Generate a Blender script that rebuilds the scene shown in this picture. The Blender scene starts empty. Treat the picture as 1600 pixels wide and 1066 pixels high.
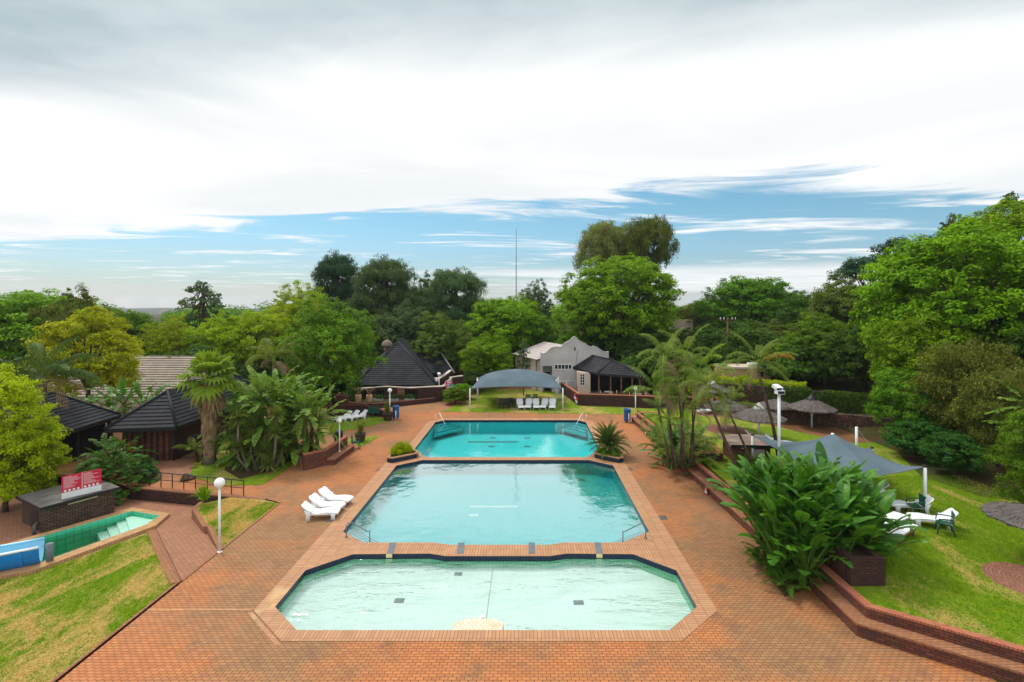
import bpy, bmesh, math, random
import numpy as np
from mathutils import Vector, Matrix, noise as mnoise
R_ = math.radians
random.seed(7)
scene = bpy.context.scene
COL = scene.collection
F, CX, CY, H = 772.0, 822.0, 478.0, 10.0      # lens in photo pixels, vanishing point, eye height in metres
ZL = 0.72                                      # level of the raised lawn

def G(px, py, z=0.0):
    """point of the horizontal plane z seen at a photo pixel"""
    Y = (H - z) * F / (py - CY)
    return ((px - CX) * Y / F, Y)
def XA(px, Y): return (px - CX) * Y / F
def ZA(py, Y): return H - (py - CY) * Y / F

# ---------------------------------------------------------------- mesh helper
class MB:
    def __init__(s): s.v = []; s.f = []; s.sm = []
    def add(s, vs, fs, smooth=False):
        b = len(s.v); s.v += [tuple(p) for p in vs]
        s.f += [tuple(b + i for i in f) for f in fs]; s.sm += [smooth] * len(fs)
        return s
    def box(s, x0, x1, y0, y1, z0, z1):
        return s.add([(x0,y0,z0),(x1,y0,z0),(x1,y1,z0),(x0,y1,z0),(x0,y0,z1),(x1,y0,z1),(x1,y1,z1),(x0,y1,z1)],
            [(3,2,1,0),(4,5,6,7),(0,1,5,4),(1,2,6,5),(2,3,7,6),(3,0,4,7)])
    def obox(s, c, size, rz=0.0, tilt=0.0, bev=0.0):
        hx, hy, hz = size[0]/2, size[1]/2, size[2]/2
        M = Matrix.Translation(c) @ Matrix.Rotation(rz, 4, 'Z') @ Matrix.Rotation(tilt, 4, 'X')
        pts = [M @ Vector(p) for p in [(-hx,-hy,-hz),(hx,-hy,-hz),(hx,hy,-hz),(-hx,hy,-hz),(-hx,-hy,hz),(hx,-hy,hz),(hx,hy,hz),(-hx,hy,hz)]]
        return s.add(pts, [(3,2,1,0),(4,5,6,7),(0,1,5,4),(1,2,6,5),(2,3,7,6),(3,0,4,7)])
    def prism(s, poly, z0, z1, bottom=True):
        n = len(poly)
        a = sum(poly[i][0]*poly[(i+1)%n][1]-poly[(i+1)%n][0]*poly[i][1] for i in range(n))
        if a < 0: poly = poly[::-1]
        zb = z0 if callable(z0) else (lambda x, y: z0)
        zt = z1 if callable(z1) else (lambda x, y: z1)
        vs = [(x,y,zb(x,y)) for x,y in poly] + [(x,y,zt(x,y)) for x,y in poly]
        fs = [tuple(range(n,2*n))] + ([tuple(range(n-1,-1,-1))] if bottom else [])
        fs += [(i,(i+1)%n,(i+1)%n+n,i+n) for i in range(n)]
        return s.add(vs, fs)
    def tube(s, pts, r, n=8, caps=True, smooth=True):
        pts = [Vector(p) for p in pts]; m = len(pts)
        rs = r if isinstance(r, (list, tuple)) else [r]*m
        vs = []; prev = None
        for i, p in enumerate(pts):
            d = (pts[min(i+1,m-1)] - pts[max(i-1,0)])
            d = d.normalized() if d.length > 1e-9 else Vector((0,0,1))
            u = prev if prev is not None else (Vector((1,0,0)) if abs(d.x) < .9 else Vector((0,1,0)))
            u = (u - d*u.dot(d)).normalized(); prev = u; w = d.cross(u)
            for k in range(n):
                a = 2*math.pi*k/n
                vs.append(p + (u*math.cos(a) + w*math.sin(a))*rs[i])
        fs = [(i*n+k, i*n+(k+1)%n, (i+1)*n+(k+1)%n, (i+1)*n+k) for i in range(m-1) for k in range(n)]
        s.add(vs, fs, smooth)
        if caps:
            b = len(s.v) - m*n
            s.f += [tuple(b+k for k in range(n-1,-1,-1)), tuple(b+(m-1)*n+k for k in range(n))]; s.sm += [False, False]
        return s
    def lathe(s, prof, n=16, c=(0,0,0), smooth=True):
        vs = []; m = len(prof)
        for r, z in prof:
            for k in range(n):
                a = 2*math.pi*k/n; vs.append((c[0]+r*math.cos(a), c[1]+r*math.sin(a), c[2]+z))
        return s.add(vs, [(i*n+k, i*n+(k+1)%n, (i+1)*n+(k+1)%n, (i+1)*n+k) for i in range(m-1) for k in range(n)], smooth)
    def ball(s, c, r, n=14, m=9, sz=1.0):
        prof = [(max(r*math.sin(math.pi*i/m),1e-4), -r*sz*math.cos(math.pi*i/m)) for i in range(m+1)]
        return s.lathe(prof, n, c)
    def grid(s, fn, nu, nv, smooth=True):
        vs = [fn(i/nu, j/nv) for j in range(nv+1) for i in range(nu+1)]
        w = nu+1
        return s.add(vs, [(j*w+i, j*w+i+1, (j+1)*w+i+1, (j+1)*w+i) for j in range(nv) for i in range(nu)], smooth)
    def fill(s, loops, z):
        """flat sheet with holes; z number or function"""
        zf = z if callable(z) else (lambda x, y: z)
        bm = bmesh.new(); es = []
        for lp in loops:
            vs = [bm.verts.new((x, y, 0)) for x, y in lp]
            es += [bm.edges.new((vs[i], vs[(i+1)%len(vs)])) for i in range(len(vs))]
        bmesh.ops.triangle_fill(bm, use_beauty=True, use_dissolve=False, edges=es, normal=(0,0,1))
        bmesh.ops.recalc_face_normals(bm, faces=bm.faces)
        bm.verts.index_update()
        vs = [(v.co.x, v.co.y, zf(v.co.x, v.co.y)) for v in bm.verts]
        fs = []
        for f in bm.faces:
            ids = [v.index for v in f.verts]
            fs.append(ids[::-1] if f.normal.z < 0 else ids)
        bm.free()
        return s.add(vs, fs)
    def build(s, name, mat, parent=None, loc=None):
        me = bpy.data.meshes.new(name)
        me.from_pydata(s.v, [], s.f)
        me.polygons.foreach_set('use_smooth', s.sm)
        uv = me.uv_layers.new(name='UVMap')
        if len(s.f):
            nv = len(s.v); co = np.empty(nv*3, 'f'); me.vertices.foreach_get('co', co); co = co.reshape(-1,3)
            nl = len(me.loops); vi = np.empty(nl, 'i'); me.loops.foreach_get('vertex_index', vi)
            nf = len(me.polygons); nr = np.empty(nf*3, 'f'); me.polygons.foreach_get('normal', nr); nr = nr.reshape(-1,3)
            lt = np.empty(nf, 'i'); me.polygons.foreach_get('loop_total', lt)
            N = np.repeat(nr, lt, 0); P = co[vi]
            t = np.stack([-N[:,1], N[:,0], np.zeros(nl)], 1); l = np.linalg.norm(t, axis=1)
            flat = l < .12
            t[flat] = (1,0,0); l[flat] = 1; t /= l[:,None]
            b = np.cross(N, t); b[flat] = (0,1,0)
            out = np.stack([(P*t).sum(1), (P*b).sum(1)], 1).astype('f')
            uv.data.foreach_set('uv', out.ravel())
        me.materials.append(mat)
        o = bpy.data.objects.new(name, me); COL.objects.link(o)
        if parent: o.parent = parent
        if loc: o.location = loc
        return o

def tag(o, label, cat, group=None):
    o['label'] = label; o['category'] = cat
    if group: o['group'] = group
    return o
def thing(name, label, cat, loc=(0,0,0), rz=0.0, group=None):
    o = bpy.data.objects.new(name, None); o.empty_display_size = .2; COL.objects.link(o)
    o.location = loc; o.rotation_euler = (0,0,rz)
    return tag(o, label, cat, group)
def structure(o, kind='structure'):
    o['kind'] = kind; return o
def copy_tree(o, parent=None):
    c = o.copy(); COL.objects.link(c)
    if parent: c.parent = parent
    for ch in list(o.children): copy_tree(ch, c)
    return c
def dup(o, loc, rz, label, scale=None):
    c = copy_tree(o); c.location = loc; c.rotation_euler = (0,0,rz); c['label'] = label
    if scale: c.scale = scale if isinstance(scale,(tuple,list)) else (scale,)*3
    return c

# ---------------------------------------------------------------- materials
class NT:
    def __init__(s, tree): s.t = tree; s.n = tree.nodes; s.l = tree.links
    def node(s, typ, **kw):
        nd = s.n.new(typ)
        for k, v in kw.items():
            if k.startswith('_'): setattr(nd, k[1:], v)
            else:
                key = k.replace('__', ' ')
                s.set(nd.inputs[key], v)
        return nd
    def set(s, inp, v):
        if hasattr(v, 'is_output') or isinstance(v, bpy.types.NodeSocket): s.l.new(v, inp)
        else: inp.default_value = v
    def math(s, op, a, b=None, c=None, clamp=False):
        nd = s.n.new('ShaderNodeMath'); nd.operation = op; nd.use_clamp = clamp
        s.set(nd.inputs[0], a)
        if b is not None: s.set(nd.inputs[1], b)
        if c is not None: s.set(nd.inputs[2], c)
        return nd.outputs[0]
    def mix(s, fac, a, b, blend='MIX'):
        nd = s.n.new('ShaderNodeMix'); nd.data_type = 'RGBA'; nd.blend_type = blend
        s.set(nd.inputs[0], fac)
        for i, v in ((6, a), (7, b)):
            if isinstance(v, tuple) and len(v) == 3: v = (*v, 1)
            s.set(nd.inputs[i], v)
        return nd.outputs[2]
    def ramp(s, fac, stops, interp='LINEAR'):
        nd = s.n.new('ShaderNodeValToRGB'); nd.color_ramp.interpolation = interp
        el = nd.color_ramp.elements
        while len(el) < len(stops): el.new(.5)
        for e, (p, c) in zip(el, stops):
            e.position = p; e.color = (*c, 1) if isinstance(c, tuple) else (c, c, c, 1)
        s.l.new(fac, nd.inputs[0]); return nd.outputs[0]
    def range(s, v, a, b, c=0.0, d=1.0, smooth=True):
        nd = s.n.new('ShaderNodeMapRange'); nd.interpolation_type = 'SMOOTHSTEP' if smooth else 'LINEAR'
        for i, x in enumerate((v, a, b, c, d)): s.set(nd.inputs[i], x)
        return nd.outputs[0]
    def noise(s, vec, scale, detail=4, rough=.55, dist=0.0):
        nd = s.n.new('ShaderNodeTexNoise')
        s.l.new(vec, nd.inputs['Vector']); nd.inputs['Scale'].default_value = scale
        nd.inputs['Detail'].default_value = detail; nd.inputs['Roughness'].default_value = rough
        nd.inputs['Distortion'].default_value = dist
        return nd.outputs['Fac']
    def mapping(s, vec, scale=(1,1,1), rot=(0,0,0), loc=(0,0,0)):
        nd = s.n.new('ShaderNodeMapping'); s.l.new(vec, nd.inputs[0])
        nd.inputs['Scale'].default_value = scale; nd.inputs['Rotation'].default_value = rot; nd.inputs['Location'].default_value = loc
        return nd.outputs[0]
    def bump(s, height, strength=.4, dist=.02):
        nd = s.n.new('ShaderNodeBump'); s.l.new(height, nd.inputs['Height'])
        nd.inputs['Strength'].default_value = strength; nd.inputs['Distance'].default_value = dist
        return nd.outputs[0]

def newmat(name):
    m = bpy.data.materials.new(name); m.use_nodes = True
    nt = NT(m.node_tree); nt.n.clear()
    out = nt.node('ShaderNodeOutputMaterial')
    return m, nt, out
def principled(nt, out, color, rough=.7, spec=.3, normal=None, metal=0.0):
    p = nt.node('ShaderNodeBsdfPrincipled')
    if isinstance(color, tuple): color = (*color, 1)
    nt.set(p.inputs['Base Color'], color); nt.set(p.inputs['Roughness'], rough)
    p.inputs['Specular IOR Level'].default_value = spec; p.inputs['Metallic'].default_value = metal
    if normal is not None: nt.l.new(normal, p.inputs['Normal'])
    nt.l.new(p.outputs[0], out.inputs[0]); return p
def objco(nt): return nt.node('ShaderNodeTexCoord').outputs['Object']
def uvco(nt): return nt.node('ShaderNodeTexCoord').outputs['UV']

def mat_plain(name, c, rough=.6, spec=.3, var=.12, scale=3.0, metal=0.0, dirt=None):
    m, nt, out = newmat(name); co = objco(nt)
    n = nt.noise(co, scale, 5, .6)
    a = tuple(x*(1-var*1.4) for x in c); b = tuple(min(1, x*(1+var)) for x in c)
    col = nt.mix(nt.range(n, .3, .7), a, b)
    if dirt: col = nt.mix(nt.range(nt.noise(co, scale*.5, 6, .7), .52, .75, 0, .6), col, dirt)
    principled(nt, out, col, rough, spec, nt.bump(nt.noise(co, scale*12, 3), .12, .01), metal)
    return m
def mat_brick(name, c1, c2, mortar, bw=.22, rh=.075, ms=.01, rough=.85, soldier=False, stain=(.05,.035,.03), bias=0.0):
    m, nt, out = newmat(name); uv = uvco(nt); co = objco(nt)
    b = nt.node('ShaderNodeTexBrick'); nt.l.new(uv, b.inputs['Vector'])
    b.offset = 0.0 if soldier else .5
    b.inputs['Color1'].default_value = (*c1,1); b.inputs['Color2'].default_value = (*c2,1); b.inputs['Mortar'].default_value = (*mortar,1)
    b.inputs['Scale'].default_value = 1; b.inputs['Mortar Size'].default_value = ms; b.inputs['Mortar Smooth'].default_value = .3
    b.inputs['Brick Width'].default_value = bw; b.inputs['Row Height'].default_value = rh; b.inputs['Bias'].default_value = bias
    n = nt.noise(co, 1.3, 6, .65)
    col = nt.mix(nt.range(n, .45, .8, 0, .7), b.outputs[0], stain)
    nb = nt.noise(co, 30, 3)
    h = nt.math('ADD', nt.math('MULTIPLY', b.outputs['Fac'], -1), nt.math('MULTIPLY', nb, .3))
    principled(nt, out, col, rough, .2, nt.bump(h, .6, .012)); return m
def mat_leaf(name, c1, c2, c3=None, trans=.28, rough=.6, scale=.35, spec=.08, island=True):
    """c1 darker/old foliage colour, c2 young foliage; random per leaf plus slow patches"""
    m, nt, out = newmat(name); co = objco(nt)
    rnd = nt.node('ShaderNodeNewGeometry').outputs['Random Per Island']
    n = nt.noise(co, scale, 3, .6)
    if not island: rnd = nt.range(nt.noise(co, 3.3, 2, .5), .25, .75)
    f = nt.math('ADD', nt.math('MULTIPLY', nt.range(n, .3, .7), .55), nt.math('MULTIPLY', rnd, .45))
    col = nt.mix(f, c1, c2)
    if c3: col = nt.mix(nt.range(rnd, .93, .97), col, c3)
    oi = nt.node('ShaderNodeObjectInfo').outputs['Random']
    hs = nt.node('ShaderNodeHueSaturation'); nt.l.new(col, hs.inputs['Color'])
    nt.set(hs.inputs['Hue'], nt.math('MULTIPLY_ADD', oi, .03, .485)); nt.set(hs.inputs['Value'], nt.math('MULTIPLY_ADD', oi, .3, .85))
    p = nt.node('ShaderNodeBsdfPrincipled'); nt.l.new(hs.outputs[0], p.inputs['Base Color'])
    p.inputs['Roughness'].default_value = rough; p.inputs['Specular IOR Level'].default_value = spec
    tr = nt.node('ShaderNodeBsdfTranslucent'); nt.l.new(nt.mix(.5, hs.outputs[0], (c2[0]*1.4, c2[1]*1.3, c2[2]*.6)), tr.inputs[0])
    mx = nt.node('ShaderNodeMixShader'); mx.inputs[0].default_value = trans
    nt.l.new(p.outputs[0], mx.inputs[1]); nt.l.new(tr.outputs[0], mx.inputs[2]); nt.l.new(mx.outputs[0], out.inputs[0])
    return m
M = {}
def setup_materials():
    # deck paving: terracotta brick with grey worn areas
    m, nt, out = newmat('deck_paving'); co = objco(nt)
    b = nt.node('ShaderNodeTexBrick'); nt.l.new(nt.mapping(co), b.inputs['Vector']); b.offset = .5
    b.inputs['Color1'].default_value = (.485,.18,.056,1); b.inputs['Color2'].default_value = (.39,.135,.043,1); b.inputs['Mortar'].default_value = (.10,.042,.025,1)
    b.inputs['Scale'].default_value = 1; b.inputs['Mortar Size'].default_value = .011; b.inputs['Mortar Smooth'].default_value = .4
    b.inputs['Brick Width'].default_value = .22; b.inputs['Row Height'].default_value = .11
    big = nt.noise(co, .16, 4, .55); mid = nt.noise(co, .9, 6, .65); fine = nt.noise(co, 9, 4, .6)
    grey = nt.mix(1.0, b.outputs[0], (.66,.95,1.25,1), 'MULTIPLY')
    col = nt.mix(nt.range(nt.math('ADD', nt.math('MULTIPLY', big, .75), nt.math('MULTIPLY', mid, .25)), .42, .58, 0, .95), b.outputs[0], grey)
    col = nt.mix(nt.range(mid, .52, .8, 0, .55), col, (.11,.055,.035))
    col = nt.mix(nt.range(fine, .5, .8, 0, .35), col, (.2,.09,.05))
    h = nt.math('ADD', nt.math('MULTIPLY', b.outputs['Fac'], -1), nt.math('MULTIPLY', fine, .4))
    principled(nt, out, col, .75, .3, nt.bump(h, .5, .01)); M['deck'] = m
    # coping: soldier course, laid square to the nearest pool edge
    m, nt, out = newmat('coping_brick'); co = objco(nt)
    sp = nt.node('ShaderNodeSeparateXYZ'); nt.l.new(co, sp.inputs[0])
    side = nt.math('GREATER_THAN', nt.math('ABSOLUTE', nt.math('ADD', sp.outputs[0], 1.33)), 6.4)
    sw = nt.node('ShaderNodeCombineXYZ'); nt.l.new(sp.outputs[1], sw.inputs[0]); nt.l.new(sp.outputs[0], sw.inputs[1])
    mv = nt.node('ShaderNodeMix'); mv.data_type = 'VECTOR'
    nt.l.new(side, mv.inputs[0]); nt.l.new(co, mv.inputs[4]); nt.l.new(sw.outputs[0], mv.inputs[5])
    b = nt.node('ShaderNodeTexBrick'); nt.l.new(mv.outputs[1], b.inputs['Vector']); b.offset = 0
    b.inputs['Color1'].default_value = (.46,.245,.12,1); b.inputs['Color2'].default_value = (.38,.19,.09,1); b.inputs['Mortar'].default_value = (.2,.1,.06,1)
    b.inputs['Scale'].default_value = 1; b.inputs['Mortar Size'].default_value = .01; b.inputs['Brick Width'].default_value = .115; b.inputs['Row Height'].default_value = .45
    n = nt.noise(co, .8, 6, .65)
    col = nt.mix(nt.range(n, .5, .75, 0, .6), b.outputs[0], (.3,.15,.085))
    col = nt.mix(nt.range(nt.noise(co, .5, 5, .6), .6, .72, 0, .5), col, (.6,.42,.2))
    principled(nt, out, col, .65, .35, nt.bump(nt.math('MULTIPLY', b.outputs['Fac'], -1), .4, .008)); M['coping'] = m
    # lawns
    def lawn(name, dry, seed, lo=.46, hi=.62, green=((.07,.155,.004),(.18,.25,.008)), k=1.0):
        m, nt, out = newmat(name); co = nt.mapping(objco(nt), loc=(seed, seed*2, 0))
        fine = nt.noise(co, 14, 6, .75); st = nt.noise(nt.mapping(co, (1,.7,1), (0,0,.6)), 4.5, 6, .75)
        patch = nt.noise(nt.mapping(co, (.9,.45,1), (0,0,-.5)), .55, 7, .68, .6)
        g = nt.mix(nt.range(nt.math('ADD', nt.math('MULTIPLY', fine, .5), nt.math('MULTIPLY', st, .5)), .34, .66), (*green[0],1), (*green[1],1))
        d = nt.mix(nt.range(fine, .35, .65), (.33,.215,.065), (.50,.35,.13))
        pf = nt.math('ADD', patch, nt.math('MULTIPLY', nt.math('SUBTRACT', nt.math('ADD', nt.math('MULTIPLY', fine, .6), nt.math('MULTIPLY', st, .4)), .5), .75))
        col = nt.mix(nt.range(pf, lo, hi, 0, dry), g, d)
        col = nt.mix(nt.range(st, .55, .8, 0, .35), col, (.05,.085,.01))
        if k != 1.0:                                                # upright blades of the same sward, translucent, colour brightened to make up for self-shading
            col = nt.mix(1.0, col, (k,k,k), 'MULTIPLY'); p = nt.node('ShaderNodeBsdfDiffuse'); nt.l.new(col, p.inputs[0]); tr = nt.node('ShaderNodeBsdfTranslucent'); nt.l.new(col, tr.inputs[0])
            mx = nt.node('ShaderNodeMixShader'); mx.inputs[0].default_value = .45; nt.l.new(p.outputs[0], mx.inputs[1]); nt.l.new(tr.outputs[0], mx.inputs[2]); nt.l.new(mx.outputs[0], out.inputs[0]); return m
        principled(nt, out, col, .9, .1, nt.bump(fine, .9, .05)); return m
    M['lawn_dry'] = lawn('lawn_dry', .92, 3.0, .41, .60); M['blade_dry'] = lawn('grass_blade_dry', .92, 3.0, .41, .60, k=1.75)
    M['lawn'] = lawn('lawn_green', .7, 11.0, .50, .66); M['blade'] = lawn('grass_blade', .7, 11.0, .50, .66, k=1.75)
    M['lawn_far'] = lawn('lawn_far', .75, 23.0, .45, .62)
    # ground: scrubby earth
    m, nt, out = newmat('earth_ground'); co = objco(nt)
    n = nt.noise(co, .25, 7, .7); n2 = nt.noise(co, 2.2, 6, .7)
    col = nt.mix(nt.range(n, .35, .65), (.055,.032,.016), (.05,.06,.018)); col = nt.mix(nt.range(n2, .5, .8, 0, .6), col, (.12,.06,.03))
    principled(nt, out, col, .95, .05, nt.bump(n2, .6, .08)); M['earth'] = m
    m, nt, out = newmat('red_earth'); co = objco(nt)
    n = nt.noise(co, .7, 7, .7); col = nt.mix(nt.range(n, .35, .65), (.21,.10,.05), (.13,.065,.033)); col = nt.mix(nt.range(nt.noise(co, 3, 5, .7), .5, .8, 0, .6), col, (.1,.11,.02))
    principled(nt, out, col, .95, .05, nt.bump(n, .5, .05)); M['redearth'] = m
    m, nt, out = newmat('hill_scrub'); co = objco(nt)
    n = nt.noise(co, .02, 8, .75); col = nt.mix(nt.range(n, .35, .65), (.07,.075,.06), (.16,.15,.13))
    principled(nt, out, col, 1, 0); M['hill'] = m
    M['brick'] = mat_brick('wall_brick', (.19,.062,.036), (.105,.037,.025), (.045,.03,.025), .23, .085, .012)
    M['brick_dark'] = mat_brick('wall_brick_dark', (.085,.036,.026), (.05,.024,.019), (.022,.016,.014), .23, .085, .012, stain=(.02,.013,.011))
    M['brick_pump'] = mat_brick('wall_brick_pump', (.15,.095,.06), (.085,.052,.036), (.012,.01,.009), .23, .085, .016, stain=(.03,.022,.017))
    M['cap'] = mat_brick('brick_capping', (.46,.16,.085), (.36,.115,.06), (.12,.06,.04), .085, .5, .010, soldier=True, stain=(.25,.1,.06))
    M['seat'] = mat_brick('bench_paving', (.33,.15,.075), (.27,.115,.055), (.12,.06,.035), .22, .11, .009, stain=(.2,.09,.05))
    M['walk'] = mat_brick('walk_paving', (.36,.17,.095), (.29,.13,.072), (.13,.07,.045), .22, .11, .011, stain=(.22,.11,.065))
    M['ringpave'] = mat_brick('ring_paving', (.34,.15,.09), (.27,.11,.065), (.12,.07,.05), .2, .1, .012, stain=(.16,.08,.05))
    # roof tile
    def roof(name, c, c2, rough=.65):
        m, nt, out = newmat(name); co = objco(nt); uv = uvco(nt)
        w = nt.node('ShaderNodeTexWave', _wave_type='BANDS', _bands_direction='X'); nt.l.new(uv, w.inputs[0]); w.inputs['Scale'].default_value = 1.6
        n = nt.noise(co, 1.1, 6, .65)
        principled(nt, out, nt.mix(nt.range(n, .35, .7), c, c2), rough, .18, nt.bump(nt.math('ADD', w.outputs['Fac'], nt.math('MULTIPLY', nt.noise(co, 14, 3), .5)), .35, .02)); return m
    M['roof'] = roof('charcoal_roof_tile', (.014,.015,.019), (.028,.029,.034))
    M['roof_tan'] = roof('tan_roof_tile', (.27,.225,.18), (.35,.295,.24), .8)
    M['roof_pink'] = roof('pale_pink_roof', (.38,.33,.32), (.46,.41,.395), .7)
    M['fascia'] = mat_plain('dark_fascia', (.012,.012,.014), .5)
    M['plaster'] = mat_plain('grey_plaster', (.43,.405,.39), .85, .15, .1, .6, dirt=(.35,.33,.31))
    M['plaster_warm'] = mat_plain('warm_plaster', (.52,.42,.33), .85, .15, .08, .8)
    M['plaster_tan'] = mat_plain('tan_plaster', (.42,.28,.14), .9, .1, .1, .8)
    M['white'] = mat_plain('white_paint', (.72,.74,.74), .4, .4, .05, 2)
    M['plastic'] = mat_plain('white_plastic', (.80,.82,.83), .32, .5, .04, 2)
    M['cream'] = mat_plain('cream_coping', (.55,.49,.40), .8, .2, .1, 1.5)
    M['globe'] = mat_plain('opal_globe', (.85,.85,.84), .25, .5, .02, 2)
    M['green'] = mat_plain('green_plastic', (.006,.075,.045), .35, .45, .08, 3)
    M['darkplastic'] = mat_plain('dark_plastic', (.012,.012,.013), .4, .4, .1, 3)
    M['blue'] = mat_plain('blue_bin', (.006,.09,.29), .4, .4, .12, 2)
    M['slide'] = mat_plain('blue_fibreglass', (.008,.21,.60), .22, .5, .08, .8)
    M['slide_in'] = mat_plain('pale_fibreglass', (.25,.55,.72), .3, .5, .06, 1)
    M['black'] = mat_plain('black_steel', (.01,.01,.011), .45, .4, .1, 4)
    M['steel'] = mat_plain('stainless_steel', (.6,.6,.6), .25, .5, .05, 3, metal=1.0)
    M['grey_steel'] = mat_plain('grey_steel', (.12,.14,.16), .5, .4, .08, 2)
    M['concrete'] = mat_plain('weathered_concrete', (.135,.125,.112), .9, .15, .3, 1.1, dirt=(.05,.047,.042))
    M['concrete_brown'] = mat_plain('weathered_slab', (.22,.165,.13), .9, .15, .25, 1.1, dirt=(.09,.07,.055))
    M['navy'] = mat_brick('navy_tile', (.008,.017,.036), (.012,.024,.05), (.03,.04,.055), .15, .15, .006, rough=.25, stain=(.01,.02,.045))
    M['cloth'] = mat_plain('shade_cloth', (.092,.132,.158), .8, .15, .1, .7)
    M['thatch'] = mat_thatch()
    M['trunk'] = mat_plain('bark', (.085,.06,.042), .95, .1, .35, 3.0, dirt=(.03,.022,.016))
    M['palm_trunk'] = mat_plain('palm_bark', (.17,.135,.105), .95, .1, .3, 4.0, dirt=(.07,.05,.04))
    M['dead_frond'] = mat_leaf('dead_frond', (.16,.095,.05), (.36,.24,.15), trans=.1, rough=.8, spec=.1)
    M['wood'] = mat_plain('brown_timber', (.19,.09,.035), .7, .2, .25, 6)
    M['pole_wood'] = mat_plain('pole_timber', (.14,.075,.05), .9, .1, .25, 3)
    M['terracotta'] = mat_plain('brown_pot', (.07,.04,.03), .7, .3, .2, 4)
    M['tan_pot'] = mat_plain('tan_pot', (.42,.27,.15), .8, .2, .15, 4)
    M['sign_red'] = mat_plain('sign_red', (.56,.012,.055), .4, .4, .05, 1)
    M['sign_pink'] = mat_plain('sign_pink', (.50,.03,.15), .4, .4, .05, 1)
    M['sign_green'] = mat_plain('sign_green', (.01,.22,.15), .4, .4, .05, 1)
    M['sign_blue'] = mat_plain('sign_blue', (.01,.11,.3), .4, .4, .05, 1)
    M['orange'] = mat_plain('orange_red_paint', (.60,.09,.03), .45, .4, .08, 4)
    M['yellow'] = mat_plain('cream_tube', (.62,.52,.25), .5, .3, .05, 3)
    M['glass'] = mat_glass()
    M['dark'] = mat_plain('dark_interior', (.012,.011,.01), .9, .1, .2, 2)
    M['stone'] = mat_stone(); M['coping_tan'] = mat_brick('tan_coping', (.50,.30,.14), (.42,.23,.10), (.2,.11,.06), .11, .4, .01, .7, True, (.30,.16,.08))
    M['gravel'] = mat_plain('grey_gravel', (.2,.2,.22), .95, .1, .3, 20)
    # pool interiors: small tiles
    def tile(name, c, c2, line, size=.3):
        m, nt, out = newmat(name); uv = uvco(nt); co = objco(nt)
        b = nt.node('ShaderNodeTexBrick'); nt.l.new(uv, b.inputs['Vector']); b.offset = 0
        b.inputs['Color1'].default_value = (*c,1); b.inputs['Color2'].default_value = (*c2,1); b.inputs['Mortar'].default_value = (*line,1)
        b.inputs['Scale'].default_value = 1; b.inputs['Mortar Size'].default_value = .018; b.inputs['Brick Width'].default_value = size; b.inputs['Row Height'].default_value = size
        n = nt.noise(co, .6, 5, .6)
        principled(nt, out, nt.mix(nt.range(n, .4, .7, 0, .25), b.outputs[0], c2), .4, .3); return m
    M['tile_deep'] = tile('pool_tile_deep', (.10,.64,.66), (.09,.60,.625), (.07,.54,.56))
    M['tile_mid'] = tile('pool_tile_mid', (.04,.52,.54), (.035,.49,.51), (.03,.46,.48))
    M['tile_shallow'] = tile('pool_tile_shallow', (.66,.775,.735), (.635,.755,.715), (.61,.735,.695))
    M['tile_green'] = tile('pool_tile_green', (.22,.58,.36), (.18,.52,.31), (.13,.44,.26), .15)
    M['tile_plunge'] = tile('pool_tile_plunge', (.075,.50,.31), (.06,.44,.27), (.035,.32,.19), .3)
    M['tile_pale'] = tile('pool_tile_pale', (.80,.84,.82), (.76,.82,.79), (.62,.72,.68), .3)
    def water(name, tint, bump, scale, ior=1.5, gain=1.75, stretch=(1,1,1), rough=.015, dist=.05):
        m, nt, out = newmat(name); co = nt.mapping(objco(nt), stretch)
        n1 = nt.noise(co, scale, 3, .5, .4); n2 = nt.noise(co, scale*3.1, 3, .5); n3 = nt.noise(co, .5, 2, .5)
        h = nt.math('ADD', n1, nt.math('MULTIPLY', n2, .3))
        h = nt.math('MULTIPLY', h, nt.range(n3, .35, .65, .35, 1.0))
        bn = nt.bump(h, bump, dist)
        fr = nt.node('ShaderNodeFresnel'); fr.inputs[0].default_value = ior; nt.l.new(bn, fr.inputs['Normal'])
        fac = nt.math('MULTIPLY', fr.outputs[0], gain, clamp=True)
        gl = nt.node('ShaderNodeBsdfGlossy'); gl.inputs['Roughness'].default_value = rough; gl.inputs[0].default_value = (.95,1,1,1); nt.l.new(bn, gl.inputs['Normal'])
        tr = nt.node('ShaderNodeBsdfTransparent'); tr.inputs[0].default_value = (*tint,1)
        mx = nt.node('ShaderNodeMixShader'); nt.l.new(fac, mx.inputs[0]); nt.l.new(tr.outputs[0], mx.inputs[1]); nt.l.new(gl.outputs[0], mx.inputs[2])
        nt.l.new(mx.outputs[0], out.inputs[0]); return m
    M['water_deep'] = water('water_deep', (.80,.99,.99), .16, 2.2, gain=1.1)
    M['water_mid'] = water('water_mid', (.78,.99,.99), .26, 1.7, gain=2.9)
    M['water_shallow'] = water('water_shallow', (.95,1,.985), 1.0, 2.3, stretch=(.5,1.4,1), gain=2.6, dist=.065)
    M['water_plunge'] = water('water_plunge', (.8,1,.92), .4, 3.0, gain=1.3)
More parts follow.
